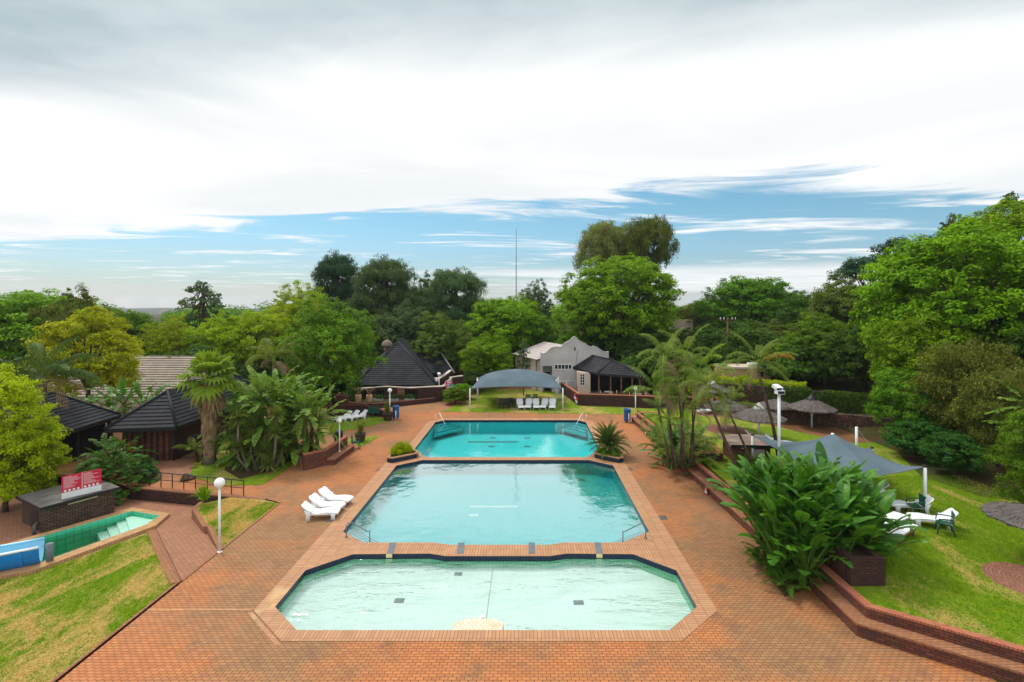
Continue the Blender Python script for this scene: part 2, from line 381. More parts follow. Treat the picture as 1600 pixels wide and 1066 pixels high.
def mat_thatch():
    m, nt, out = newmat('grey_thatch'); co = objco(nt)
    sp = nt.node('ShaderNodeSeparateXYZ'); nt.l.new(co, sp.inputs[0])
    an = nt.math('ARCTAN2', sp.outputs[1], sp.outputs[0])
    cb = nt.node('ShaderNodeCombineXYZ'); nt.l.new(nt.math('MULTIPLY', an, 22), cb.inputs[0]); nt.l.new(nt.math('MULTIPLY', sp.outputs[2], 3), cb.inputs[1])
    n = nt.noise(cb.outputs[0], 1.6, 6, .75); n2 = nt.noise(co, 2.2, 5, .6)
    col = nt.mix(nt.range(n, .3, .7), (.045,.038,.036), (.185,.16,.15)); col = nt.mix(nt.range(n2, .5, .75, 0, .5), col, (.24,.19,.15))
    principled(nt, out, col, .95, .1, nt.bump(n, .9, .05)); return m
def mat_stone():
    m, nt, out = newmat('rough_stone'); co = objco(nt)
    v = nt.node('ShaderNodeTexVoronoi', _feature='DISTANCE_TO_EDGE'); nt.l.new(nt.mapping(co, (1,1,1.6)), v.inputs['Vector']); v.inputs['Scale'].default_value = 3.4
    v2 = nt.node('ShaderNodeTexVoronoi'); nt.l.new(nt.mapping(co, (1,1,1.6)), v2.inputs['Vector']); v2.inputs['Scale'].default_value = 3.4
    n = nt.noise(co, 5, 6, .7)
    c = nt.mix(nt.range(n, .3, .7), (.10,.052,.038), (.21,.125,.09)); c = nt.mix(.35, c, v2.outputs['Color'], 'MULTIPLY')
    c = nt.mix(nt.range(v.outputs[0], 0, .07, 1, 0), c, (.02,.014,.011))
    principled(nt, out, c, .95, .1, nt.bump(nt.range(v.outputs[0], 0, .15), .8, .06)); return m
def mat_glass():
    m, nt, out = newmat('window_glass'); principled(nt, out, (.02,.03,.035), .06, .6); return m
setup_materials()
# ---------------------------------------------------------------- foliage
def leaves_mesh(name, mat, cen, nrm, size, rs, ratio=.55, fold=.0, along=None):
    """one small pointed leaf (two triangles folded on the midrib) per centre"""
    n = len(cen)
    nrm = nrm / np.maximum(np.linalg.norm(nrm, axis=1, keepdims=True), 1e-6)
    a = rs.normal(size=(n,3)) if along is None else along + rs.normal(size=(n,3))*.25
    t = a - nrm*(a*nrm).sum(1, keepdims=True); t /= np.maximum(np.linalg.norm(t, axis=1, keepdims=True), 1e-6)
    b = np.cross(nrm, t)
    L = (size*(.7+.6*rs.rand(n)))[:,None]; W = L*ratio
    base = cen - t*L*.5; tip = cen + t*L*.5 - nrm*L*.12
    lft = cen + b*W*.5 + nrm*L*.06; rgt = cen - b*W*.5 + nrm*L*.06
    v = np.stack([base, rgt, tip, lft], 1).reshape(-1,3).astype('f')
    me = bpy.data.meshes.new(name)
    me.vertices.add(4*n); me.vertices.foreach_set('co', v.ravel())
    me.loops.add(4*n); me.loops.foreach_set('vertex_index', np.arange(4*n, dtype='i'))
    me.polygons.add(n); me.polygons.foreach_set('loop_start', np.arange(0,4*n,4,dtype='i'))
    me.update(calc_edges=True)
    me.materials.append(mat)
    return me
def sph(rs, n):
    d = rs.normal(size=(n,3)); return d/np.linalg.norm(d, axis=1, keepdims=True)
def crown(name, mat, seed, R, Rz, zc, nl=26, lobe=.38, nsub=16, nleaf=44, size=.32, clump=.5, up=.7, hang=0.0, lowcut=-.55, ratio=.55, squash=.75, shell=.62, jitter=0.0):
    """crown in tree coordinates; returns mesh and lobe centres for the limbs"""
    rs = np.random.RandomState(seed)
    d = sph(rs, nl*4); d = d[d[:,2] > lowcut]
    # spread the lobes: greedy farthest
    keep = [0]
    while len(keep) < min(nl, len(d)):
        dist = np.min(np.linalg.norm(d[:,None]-d[None,keep], axis=2), axis=1); keep.append(int(dist.argmax()))
    d = d[keep]; nl = len(d)
    rad = shell + (1-shell)*rs.rand(nl)**.6*.75
    rad = rad*np.array([1+.34*mnoise.noise(tuple(v*1.6+seed)) for v in d])
    lc = d*rad[:,None]*np.array([R,R,Rz])*(1-lobe*.55); lc[:,2] += zc
    lr = lobe*R*(.65+.6*rs.rand(nl))
    cs = []; ns = []
    for i in range(nl):
        k = int(nsub*(.6+.8*rs.rand()))
        sd = sph(rs, k*2); sd = sd[(sd[:,2] > -.6)][:k]; k = len(sd)
        sc = lc[i] + sd*lr[i]*np.array([1,1,squash])*(.75+.35*rs.rand(k))[:,None]
        m = int(nleaf)
        off = sph(rs, k*m)*(rs.rand(k*m)**.5)[:,None]*clump*np.array([1,1,.55])*(.6+.8*np.repeat(rs.rand(k), m))[:,None]
        c = np.repeat(sc, m, 0) + off
        nn = np.repeat(sd, m, 0)*.6 + off/clump*.5 + np.array([0,0,up]) + rs.normal(size=(k*m,3))*.45
        if hang: c[:,2] -= hang*rs.rand(k*m)**2
        cs.append(c); ns.append(nn)
    C = np.concatenate(cs); N = np.concatenate(ns)
    if jitter: C += rs.normal(size=C.shape)*jitter
    al = np.tile(np.array([0,0,-1.]), (len(C),1)) if hang else None
    return leaves_mesh(name, mat, C, N, size, rs, ratio, along=al), lc
def limbs(mb, lc, trunk_top, trunk_r, seed, n=14, base=(0,0,0), lean=(0,0)):
    rng = random.Random(seed); b = Vector(base); t = b + Vector((lean[0], lean[1], trunk_top))
    mid = b.lerp(t, .5) + Vector((rng.uniform(-.2,.2), rng.uniform(-.2,.2), 0))*trunk_r*3
    mb.tube([b, b.lerp(mid,.15), mid, t], [trunk_r*1.35, trunk_r*1.05, trunk_r*.9, trunk_r*.75], 9)
    idx = list(range(len(lc))); rng.shuffle(idx)
    for i in idx[:n]:
        e = Vector(lc[i]); s = b.lerp(t, rng.uniform(.65,1)); k = s.lerp(e, .5) + Vector((rng.uniform(-.5,.5), rng.uniform(-.5,.5), rng.uniform(-.2,.5)))*trunk_r*2
        mb.tube([s, k, e], [trunk_r*.5, trunk_r*.32, trunk_r*.12], 6)
        for q in range(2):
            a = k.lerp(e, rng.uniform(.1,.8)); mb.tube([a, a + Vector((rng.uniform(-1,1), rng.uniform(-1,1), rng.uniform(.1,1)))*trunk_r*4], [trunk_r*.16, trunk_r*.05], 5)
    return mb
KIND = {}
def make_kind(key, mat, H0, R, Rz, zc, tr=.3, tt=.45, **kw):
    seed = kw.pop('seed', 1); nlimb = kw.pop('nlimb', 14); bark = kw.pop('bark', 'trunk')
    me, lc = crown('crown', M[mat], seed, R, Rz, zc, **kw)
    mb = limbs(MB(), lc, H0*tt, tr, seed, nlimb)
    KIND[key] = dict(crown=me, mb=mb, H=H0, R=R, bark=bark, trunk=None)
def ground_z(x, y):
    z = -.35
    if x < -12 : z = -2.2 + (1.8 if y > 33 else max(0, (y-29)/4*1.8) if y > 29 else 0)
    if -13 < x < 10 and 8 < y < 47: z = -2.6
    if x > 13: z = .3
    if x > 21: z = .3 + min(12, (x-21)*.16)
    if y > 62: z += min(3, (y-62)*.04)
    r = math.hypot(x, y)
    if r > 140: z = max(z, 0)*max(0,1-(r-140)/160) - (r-140)*.0085 + (2.2*mnoise.noise((x*.004, y*.004, 1)) if r > 300 else 0)
    return z
TREES = []
def tree(kind, px, ytop, wpx, Y, name, label, group=None, rot=None, mat=None, zb=None, cat='tree', hscale=1.0):
    K = KIND[kind]; X = XA(px, Y); zt = ZA(ytop, Y)
    zb = ground_z(X, Y) if zb is None else zb
    r = wpx/2*Y/F; sx = r/K['R']; sz = (zt-zb)/K['H']
    t = thing(name, label, cat, (X, Y, zb), random.uniform(0,6.28) if rot is None else rot, group)
    t.scale = (sx, sx, sz)
    c = bpy.data.objects.new('crown', K['crown']); COL.objects.link(c); c.parent = t
    if mat: c.material_slots[0].link = 'OBJECT'; c.material_slots[0].material = M[mat]
    if K['trunk'] is None:
        K['trunk'] = K['mb'].build('trunk', M[K['bark']], t)
    else:
        k = bpy.data.objects.new('trunk', K['trunk'].data); COL.objects.link(k); k.parent = t
    return t

def setup_foliage():
    # leaf colours (albedo)
    M['leaf_bright'] = mat_leaf('leaf_bright', (.055,.14,.003), (.24,.43,.006), trans=.3)
    M['leaf_mid'] = mat_leaf('leaf_mid', (.045,.115,.006), (.17,.315,.010), trans=.3)
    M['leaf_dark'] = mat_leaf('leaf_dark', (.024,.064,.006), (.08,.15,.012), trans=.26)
    M['leaf_yellow'] = mat_leaf('leaf_yellow', (.17,.25,.003), (.52,.56,.005), trans=.32)
    M['leaf_lime'] = mat_leaf('leaf_lime', (.12,.21,.003), (.40,.50,.006), trans=.34)
    M['leaf_olive'] = mat_leaf('leaf_olive', (.06,.10,.012), (.16,.215,.028), trans=.3)
    M['leaf_grey'] = mat_leaf('leaf_grey', (.042,.085,.028), (.115,.185,.058), trans=.28)
    M['leaf_euc'] = mat_leaf('leaf_euc', (.095,.135,.034), (.28,.33,.09), trans=.36)
    M['leaf_bluegreen'] = mat_leaf('leaf_bluegreen', (.02,.062,.026), (.055,.125,.048), trans=.26)
    M['leaf_brown'] = mat_leaf('leaf_brown', (.055,.075,.010), (.16,.17,.022), (.30,.22,.03), trans=.28)
    M['leaf_mango'] = mat_leaf('leaf_mango', (.045,.11,.008), (.18,.31,.012), (.27,.17,.03), trans=.3)
    M['leaf_paddle'] = mat_leaf('leaf_paddle', (.02,.078,.008), (.10,.24,.015), (.15,.29,.035), trans=.24, rough=.42, spec=.3, scale=.8, island=False)
    M['leaf_banana'] = mat_leaf('leaf_banana', (.05,.14,.014), (.20,.34,.04), (.32,.22,.07), trans=.3, rough=.55, spec=.15, scale=.8, island=False)
    M['leaf_palm'] = mat_leaf('leaf_palm', (.06,.115,.014), (.21,.28,.04), (.40,.30,.12), trans=.34, rough=.45, scale=.8)
    M['leaf_fan'] = mat_leaf('leaf_fan', (.07,.16,.012), (.26,.40,.03), trans=.3, rough=.45)
    M['leaf_yucca'] = mat_leaf('leaf_yucca', (.045,.10,.014), (.17,.235,.034), trans=.26, rough=.45)
    M['leaf_cycad'] = mat_leaf('leaf_cycad', (.025,.06,.01), (.09,.14,.028), trans=.26, rough=.45)
    M['leaf_philo'] = mat_leaf('leaf_philo', (.02,.07,.012), (.065,.165,.016), trans=.22, rough=.6, spec=.06, island=False)
    M['leaf_rust'] = mat_leaf('leaf_rust', (.30,.13,.02), (.50,.24,.04), trans=.25)
    M['flower'] = mat_leaf('white_flower', (.45,.5,.38), (.7,.72,.6), trans=.2)
    # tree kinds
    make_kind('feather', 'leaf_bright', 15, 8, 6.6, 8.4, .38, .4, seed=3, nl=52, lobe=.29, nsub=22, nleaf=42, size=.36, clump=.85, up=1.0, squash=.55, lowcut=-.8)
    make_kind('round', 'leaf_mid', 13, 6, 6.0, 7.0, .32, .36, seed=11, nl=42, lobe=.31, nsub=20, nleaf=46, size=.30, clump=.65, up=.8, lowcut=-.85)
    make_kind('round2', 'leaf_mid', 13, 6, 5.9, 7.1, .32, .36, seed=23, nl=40, lobe=.34, nsub=20, nleaf=46, size=.28, clump=.6, up=.75, lowcut=-.85)
    make_kind('big', 'leaf_bright', 18, 9, 8.2, 9.8, .5, .34, seed=31, nl=66, lobe=.26, nsub=22, nleaf=46, size=.38, clump=.85, up=.85, nlimb=26, lowcut=-.8)
    make_kind('euc', 'leaf_euc', 24, 5.5, 5.5, 18.4, .4, .72, seed=41, nl=26, lobe=.34, nsub=18, nleaf=50, size=.40, clump=.75, up=.2, hang=1.5, ratio=.3, bark='palm_trunk')
    make_kind('casuarina', 'leaf_grey', 20, 5, 8.8, 11.2, .35, .8, seed=47, nl=48, lobe=.31, nsub=18, nleaf=66, size=.42, clump=.8, up=.3, hang=.8, ratio=.22)
    make_kind('sparse', 'leaf_grey', 14, 3.2, 5.6, 8.4, .18, .92, seed=53, nl=34, lobe=.24, nsub=8, nleaf=18, size=.34, clump=.45, up=.3, nlimb=34, lowcut=-.9)
    make_kind('flat', 'leaf_bluegreen', 14, 6, 2.6, 11.4, .3, .6, seed=59, nl=20, lobe=.30, nsub=16, nleaf=40, size=.32, clump=.65, up=1.2, squash=.45, lowcut=-.3)
    make_kind('bush', 'leaf_dark', 4, 2.2, 2.0, 1.9, .1, .35, seed=61, nl=26, lobe=.38, nsub=16, nleaf=40, size=.17, clump=.32, up=.7, lowcut=-.85, nlimb=10)
    make_kind('finebush', 'leaf_yellow', 7, 2.7, 4.1, 3.5, .14, .4, seed=67, nl=40, lobe=.30, nsub=26, nleaf=46, size=.13, clump=.34, up=.6, lowcut=-.95, nlimb=16)
    make_kind('yellow', 'leaf_yellow', 9, 4.2, 4.4, 4.9, .2, .4, seed=71, nl=42, lobe=.28, nsub=22, nleaf=48, size=.20, clump=.46, up=.8, lowcut=-.7, nlimb=18)
    make_kind('thicket', 'leaf_dark', 9, 4.6, 4.4, 4.5, .2, .3, seed=79, nl=34, lobe=.32, nsub=20, nleaf=44, size=.26, clump=.55, up=.6, lowcut=-.95)
    make_kind('vine', 'leaf_brown', 8, 3.4, 4.0, 4.0, .12, .4, seed=83, nl=40, lobe=.30, nsub=16, nleaf=36, size=.17, clump=.5, up=.4, lowcut=-.9, hang=.4, ratio=.6)

def mass(name, mat, spots, nper, size, seed):
    # one continuous body of leaves made of many lumps: (x, y, z0, height, radius)
    rs = np.random.RandomState(seed); C = []; N = []
    for (x, y, z0, h, r) in spots:
        k = 26; d = sph(rs, k*3); d = d[d[:,2] > -.5][:k]
        sc = np.array([x,y,z0+h*.5]) + d*np.array([r,r,h*.5])*.8
        off = sph(rs, k*nper)*(rs.rand(k*nper)**.5)[:,None]*r*.36*np.array([1,1,.7])
        C.append(np.repeat(sc, nper, 0)+off); N.append(np.repeat(d, nper, 0)*.6 + off/r + np.array([0,0,.7]) + rs.normal(size=(k*nper,3))*.45)
    o = bpy.data.objects.new(name, leaves_mesh(name, M[mat], np.concatenate(C), np.concatenate(N), size, rs)); COL.objects.link(o); o['kind'] = 'stuff'; return o
# ---------------------------------------------------------------- palms and big leaves
def frond(mb, base, az, el, L, droop, nleaf=26, ll=.5, lw=.045, hang=.55, r0=.025, rachis=None, twist=0.0, vee=.35):
    """pinnate frond: curved midrib with leaflets on both sides"""
    pts = []; p = Vector(base); n = 12; e = el
    for i in range(n+1):
        pts.append(p.copy())
        d = Vector((math.cos(az)*math.cos(e), math.sin(az)*math.cos(e), math.sin(e)))
        p = p + d*(L/n); e -= droop/n*(.4+1.2*i/n)
    (rachis or mb).tube(pts, [r0*(1-.8*i/n) for i in range(n+1)], 4, caps=False)
    sidev = Vector((-math.sin(az), math.cos(az), 0))
    for k in range(nleaf):
        f = .16 + .84*(k+.5)/nleaf; i = min(int(f*n), n-1); q = pts[i].lerp(pts[i+1], f*n-i)
        tan = (pts[i+1]-pts[i]).normalized(); upv = sidev.cross(tan)*-1
        if upv.z < 0 and abs(tan.z) < .9: upv = -upv
        l = ll*(math.sin(math.pi*min(1, .12+.86*f))**.6)*random.uniform(.85,1.1)
        for s in (-1, 1):
            d = (sidev*s*.8 + tan*random.uniform(.42,.62) + upv*vee*random.uniform(.3,1.4)).normalized()
            m1 = q + d*l*.5; m2 = q + d*l*.9 + Vector((0,0,-hang*l*random.uniform(.6,1.2)))
            w = tan*lw*.5
            mb.add([q-w*.6, q+w*.6, m1+w, m1-w, m2], [(0,1,2,3),(3,2,4)])
def pinnate_palm(name, label, cat, loc, path, tr, nf, L, group=None, ll=.55, lw=.05, el=(.1,1.25), droop=(1.2,2.0), mat='leaf_palm', dead=3, shaft=True, hang=.6, nleaf=32, vee=.2, crownshaft=None):
    t = thing(name, label, cat, loc, 0, group)
    pts = [Vector(p) for p in path]; n = len(pts)
    tk = MB(); tk.tube(pts, [tr*(1.35-.5*i/(n-1)) for i in range(n)], 9)
    for i in range(n-1):                                       # ring scars
        for k in range(3):
            p = pts[i].lerp(pts[i+1], (k+.5)/3); q = pts[i].lerp(pts[i+1], (k+.62)/3); rr = tr*(1.35-.5*(i+(k+.5)/3)/(n-1))*1.06
            tk.tube([p, q], [rr, rr*.97], 9, caps=False)
    tk.build('trunk', M['palm_trunk' if tr > .1 else 'trunk'], t)
    top = pts[-1]
    if shaft:
        s = MB(); s.tube([top, top+Vector((0,0,.35)), top+Vector((0,0,.75))], [tr*1.0, tr*.95, tr*.45], 8); s.build('crownshaft', M['leaf_fan'], t); top = top + Vector((0,0,.6))
    f = MB()
    for i in range(nf):
        u = (i+.5)/nf; az = i*2.39996 + random.uniform(-.3,.3)
        e = el[1] - (el[1]-el[0])*u + random.uniform(-.15,.15)
        frond(f, top + Vector((math.cos(az),math.sin(az),0))*tr*.4, az, e, L*random.uniform(.85,1.1), random.uniform(*droop)*(.55+.6*u), nleaf, ll, lw, hang, vee=vee)
    f.build('fronds', M[mat], t)
    if dead:
        g = MB()
        for i in range(dead):
            az = random.uniform(0,6.28); frond(g, top-Vector((0,0,.25)), az, random.uniform(-.5,.1), L*.75, random.uniform(1.0,1.5), 22, ll*.8, lw*.7, .9)
        g.build('dead_fronds', M['dead_frond'], t)
    return t
def paddle(mb, stems, base, az, lean, Lp, Lb, W, tear=.3, bend=.9, segs=8):
    """banana-type leaf: long stalk, broad blade folded on its midrib and torn along the side veins"""
    p = Vector(base); e = math.pi/2 - lean; n = 6; pts = []
    for i in range(n+1):
        pts.append(p.copy()); p = p + Vector((math.cos(az)*math.cos(e), math.sin(az)*math.cos(e), math.sin(e)))*(Lp/n); e -= lean*.5/n
    stems.tube(pts, [.045-.025*i/n for i in range(n+1)], 5, caps=False)
    side = Vector((-math.sin(az), math.cos(az), 0)); p = pts[-1]; mid = [p.copy()]; tans = []
    roll = random.uniform(-.7,.7)
    for i in range(segs):
        d = Vector((math.cos(az)*math.cos(e), math.sin(az)*math.cos(e), math.sin(e))); tans.append(d)
        p = p + d*(Lb/segs); mid.append(p.copy()); e -= bend/segs
    stems.tube(mid, [.02-.015*i/segs for i in range(segs+1)], 4, caps=False)
    def wid(f): return W*.5*(math.sin(math.pi*min(.99, .06+.93*f))**.55)*(1-.25*f)
    for s in (-1, 1):
        sag = random.uniform(-.1,.35)
        for i in range(segs):
            d = tans[i]; upv = d.cross(side); upv = -upv if upv.z < 0 else upv
            torn = random.random() < tear
            sg = sag + (random.uniform(.2,.9) if torn else random.uniform(-.04,.04))
            o = (side*s*math.cos(roll*s*.3) + upv*(.38 - sg)).normalized()
            f0, f1 = i/segs, (i+1)/segs; g = .04/segs if torn else 0
            a, b = mid[i], mid[i+1]; sw = d*Lb*.06
            if torn: b = a.lerp(b, .8)
            w0, w1 = wid(f0), wid(f1)
            a2 = a + o*w0*.55 + sw*.5; b2 = b + o*w1*.55 + sw*.5
            drop = upv*(-.16*W)
            a3 = a + o*w0 + sw + drop*(w0/W); b3 = b + o*w1 + sw + drop*(w1/W)
            mb.add([a,b,b2,a2,b3,a3], [(0,1,2,3),(3,2,4,5)] if s > 0 else [(3,2,1,0),(5,4,2,3)], smooth=not torn)
def paddle_clump(name, label, cat, loc, spots, group=None, mat='leaf_paddle', nper=9, Lp=(1.2,2.2), Lb=(.9,1.3), W=(.36,.5), tear=.25, stem_h=0.0, lean=(.1,.75), dead=0, skirt=0):
    t = thing(name, label, cat, loc, 0, group); lf = MB(); st = MB(); dd = MB()
    for (x, y, h) in spots:
        if h > .3:
            st.tube([(x,y,0),(x+random.uniform(-.1,.1),y+random.uniform(-.1,.1),h)], [.13,.11], 7)
        a0 = random.uniform(0,6.28)
        for k in range(nper):
            az = a0 + k*2.39996 + random.uniform(-.3,.3); u = (k+.5)/nper
            paddle(lf, st, (x,y,h*.95), az, lean[0]+(lean[1]-lean[0])*u*random.uniform(.7,1.2), random.uniform(*Lp), random.uniform(*Lb), random.uniform(*W), tear, random.uniform(.4,1.2))
        for k in range(dead):
            az = random.uniform(0,6.28); paddle(dd, dd, (x,y,h*.9), az, random.uniform(1.2,1.9), .7, .9, .22, .7, 1.6)
    st.build('stalks', M['leaf_yucca'], t); lf.build('leaves', M[mat], t)
    if dead: dd.build('dead_leaves', M['dead_frond'], t)
    return t
def rosette(mb, c, n, L, w, up=.6):
    for k in range(n):
        az = k*2.39996 + random.uniform(-.2,.2); u = (k+.5)/n; e = 1.35 - 1.9*u + random.uniform(-.15,.15)
        d = Vector((math.cos(az)*math.cos(e), math.sin(az)*math.cos(e), math.sin(e))); s = Vector((-math.sin(az), math.cos(az), 0))*w*.5
        l = L*random.uniform(.8,1.1); p = Vector(c); a = p + d*l*.45; b = p + d*l + Vector((0,0,-.18*l*u))
        mb.add([p-s*.6, p+s*.6, a+s, a-s, b], [(0,1,2,3),(3,2,4)])
def fan_palm(name, label, cat, loc, Ht, tr, nf=34, Lp=1.0, Rf=1.0):
    t = thing(name, label, cat, loc)
    tk = MB(); tk.tube([(0,0,0),(.02,0,.5),(.05,0,Ht*.5),(0,0,Ht)], [tr*1.45, tr*1.1, tr, tr*.9], 12); tk.build('trunk', M['palm_trunk'], t)
    lf = MB(); st = MB()
    def fan(mb, base, az, e, L, R, droop, nseg=13):
        d = Vector((math.cos(az)*math.cos(e), math.sin(az)*math.cos(e), math.sin(e))); side = Vector((-math.sin(az), math.cos(az), 0)); upv = d.cross(side); upv = -upv if upv.z < 0 else upv
        c = Vector(base) + d*L; st.tube([base, Vector(base)+d*L*.6+Vector((0,0,.03)), c], [.04,.03,.024], 4, caps=False)
        def ray(th, r, lift=0): return c + (d*math.cos(th) + side*math.sin(th))*r + upv*(.10*abs(th)*r*.5+lift) + Vector((0,0,-droop*r*r/R*.6))
        for k in range(nseg):
            t0, t1 = (k/nseg-.5)*4.0, ((k+1)/nseg-.5)*4.0; tm = (t0+t1)/2; r = R*(1-.15*abs(tm)/2)*random.uniform(.92,1.05)
            a, b, m = ray(t0, r*.7), ray(t1, r*.7), ray(tm, r*.7, .05*R)
            mb.add([c, a, m, b], [(0,1,2),(0,2,3)])
            tip = ray(tm, r, -.05*R) + Vector((0,0,-droop*r*random.uniform(.2,.6)))
            mb.add([a, tip, m, b], [(0,1,2),(2,1,3)])
    for i in range(nf):
        u = (i+.5)/nf; az = i*2.39996+random.uniform(-.2,.2); fan(lf, (0,0,Ht+.1), az, 1.45-2.0*u**1.15, Lp*random.uniform(.8,1.2), Rf*random.uniform(.85,1.1), .05+.5*u)
    lf.build('fronds', M['leaf_fan'], t); st2 = st; st = MB()
    dd = MB()
    for i in range(30):
        az = i*2.39996; fan(dd, (0,0,Ht-.1-.5*random.random()), az, random.uniform(-1.35,-.6), Lp*random.uniform(.6,.9), Rf*.6, .9, 9)
    for i in range(420):                                          # hanging thatch of dead leaves down the trunk
        az = random.uniform(0,6.28); z = Ht - (Ht-1.2)*random.random()**1.1; r0 = tr*1.0; r1 = tr*(1.25+.9*random.random()*(z/Ht)**2)
        L = random.uniform(.6,1.3); w = random.uniform(.04,.11); c, s = math.cos(az), math.sin(az)
        p = Vector((c*r0,s*r0,z)); a = Vector((c*r1,s*r1,z-L*.5)); b = Vector((c*r1*.95,s*r1*.95,z-L)); sv = Vector((-s,c,random.uniform(-.3,.3)))*w
        dd.add([p-sv*.5, p+sv*.5, a+sv, a-sv, b], [(0,1,2,3),(3,2,4)])
    st.v += []; dd.build('dead_fronds', M['dead_frond'], t); st2.build('leaf_stalks', M['leaf_yucca'], t)
    return t
setup_foliage()
# ---------------------------------------------------------------- camera, sun and sky
cam = bpy.data.cameras.new('camera'); co = bpy.data.objects.new('camera', cam); COL.objects.link(co)
co.location = (0,0,H); co.rotation_euler = (R_(90),0,0)
cam.sensor_width = 36; cam.lens = F/1600*36; cam.shift_x = -(CX-800)/1600; cam.shift_y = -(533-CY)/1600
cam.clip_start = .1; cam.clip_end = 9000; scene.camera = co
SUN_EL, SUN_AZ = R_(58), R_(-52)          # azimuth from +Y towards +X
sl = bpy.data.lights.new('sun', 'SUN'); sl.energy = 1.5; sl.angle = R_(14); sl.color = (1,.95,.86)
so = bpy.data.objects.new('sun', sl); COL.objects.link(so)
sd = Vector((math.sin(SUN_AZ)*math.cos(SUN_EL), math.cos(SUN_AZ)*math.cos(SUN_EL), math.sin(SUN_EL)))
so.rotation_euler = sd.to_track_quat('Z', 'Y').to_euler(); so.location = sd*60
scene.view_settings.view_transform = 'Standard'; scene.view_settings.look = 'None'
scene.view_settings.exposure = 0.78; scene.view_settings.gamma = 1
def build_world():
    w = bpy.data.worlds.new('World'); scene.world = w; w.use_nodes = True
    nt = NT(w.node_tree); nt.n.clear()
    out = nt.node('ShaderNodeOutputWorld')
    sky = nt.node('ShaderNodeTexSky'); sky.sky_type = 'NISHITA'; sky.sun_disc = False
    sky.sun_elevation = SUN_EL; sky.sun_rotation = SUN_AZ; sky.air_density = 1.3; sky.dust_density = .6; sky.ozone_density = 2.0
    b1 = nt.node('ShaderNodeBackground'); b1.inputs[1].default_value = .060
    d = nt.node('ShaderNodeTexCoord').outputs['Generated']
    sp = nt.node('ShaderNodeSeparateXYZ'); nt.l.new(d, sp.inputs[0])
    x, y, z = sp.outputs
    zc = nt.math('MAXIMUM', z, .012)
    px = nt.math('DIVIDE', x, zc); py = nt.math('DIVIDE', y, zc)      # point of the cloud deck overhead
    # tint the blue a little towards cyan, paler at the horizon
    hs = nt.node('ShaderNodeHueSaturation'); nt.l.new(sky.outputs[0], hs.inputs['Color']); hs.inputs['Hue'].default_value = .485; hs.inputs['Saturation'].default_value = 1.3; hs.inputs['Value'].default_value = 1.0
    tint = nt.mix(1.0, hs.outputs[0], nt.mix(nt.range(z, 0, .22), (.70,.92,1.32), (.92,1.08,1.17)), 'MULTIPLY')
    nt.l.new(tint, b1.inputs[0])
    P = nt.node('ShaderNodeCombineXYZ'); nt.l.new(px, P.inputs[0]); nt.l.new(py, P.inputs[1])
    n_big = nt.noise(nt.mapping(P.outputs[0], (.30,.42,1), (0,0,.15), (3.1,1.7,0)), 1.0, 7, .58, .5)
    n_str = nt.noise(nt.mapping(P.outputs[0], (.42,.85,1), (0,0,-.12), (1.3,7.4,0)), 1.0, 9, .62, .9)
    n_low = nt.noise(nt.mapping(P.outputs[0], (.05,.12,1), (0,0,0), (5.3,2.2,0)), 1.0, 7, .6, .4)
    # how far out the solid white sheet reaches
    edge = nt.math('ADD', py, nt.math('MULTIPLY', px, .34))
    edge = nt.math('ADD', edge, nt.math('MULTIPLY', nt.math('MAXIMUM', nt.math('SUBTRACT', px, 2.0), 0), -.5))
    bias = nt.range(edge, 3.0, 5.7, .34, -.065)
    dens = nt.math('ADD', n_str, bias)
    near = nt.math('MULTIPLY', nt.range(dens, .45, .62), nt.range(z, .014, .04))
    n_bank = nt.noise(nt.mapping(P.outputs[0], (.05,.22,1), (0,0,0), (5.3,2.2,0)), 1.0, 7, .6, .4)
    bank = nt.math('MULTIPLY', nt.math('MULTIPLY', nt.range(z, .085, .060), nt.range(z, .014, .035)), nt.range(nt.math('ADD', nt.math('MULTIPLY', px, .03), n_bank), .38, .62))   # low bank near the horizon, heavier to the right
    cover = nt.math('MAXIMUM', nt.math('MAXIMUM', near, nt.math('MULTIPLY', bank, .85)), nt.range(z, .06, .0, 0, .45))
    behind = nt.range(y, .06, -.15)
    cover = nt.math('MAXIMUM', cover, behind)
    # grey base of the nearer, heavier cloud
    ge = nt.math('ADD', py, nt.math('MULTIPLY', nt.math('MAXIMUM', nt.math('ADD', px, .6), 0), .17))
    ge = nt.math('ADD', ge, nt.math('MULTIPLY', nt.math('SUBTRACT', n_big, .5), 1.2))
    grey = nt.range(ge, 1.75, 2.45, 1, 0)
    soft = nt.range(n_big, .3, .72)
    white = nt.mix(soft, (.525,.545,.555), (.665,.665,.665))
    gcol = nt.mix(nt.range(nt.noise(nt.mapping(P.outputs[0], (1.2,1.6,1)), 1.0, 5, .55), .3, .7), (.265,.325,.355), (.385,.44,.46))
    gcol = nt.mix(nt.range(py, .3, 1.3, 1, 0), gcol, (.80,.81,.82))  # cloud overhead, out of view, brightened to add fill light
    ccol = nt.mix(grey, white, gcol)
    ccol = nt.mix(behind, ccol, (.74,.77,.80))  # unseen cloud at the back, likewise brightened as fill
    b2 = nt.node('ShaderNodeBackground'); nt.l.new(ccol, b2.inputs[0]); b2.inputs[1].default_value = 1.0
    mx = nt.node('ShaderNodeMixShader'); nt.l.new(cover, mx.inputs[0]); nt.l.new(b1.outputs[0], mx.inputs[1]); nt.l.new(b2.outputs[0], mx.inputs[2])
    nt.l.new(mx.outputs[0], out.inputs[0])
build_world()

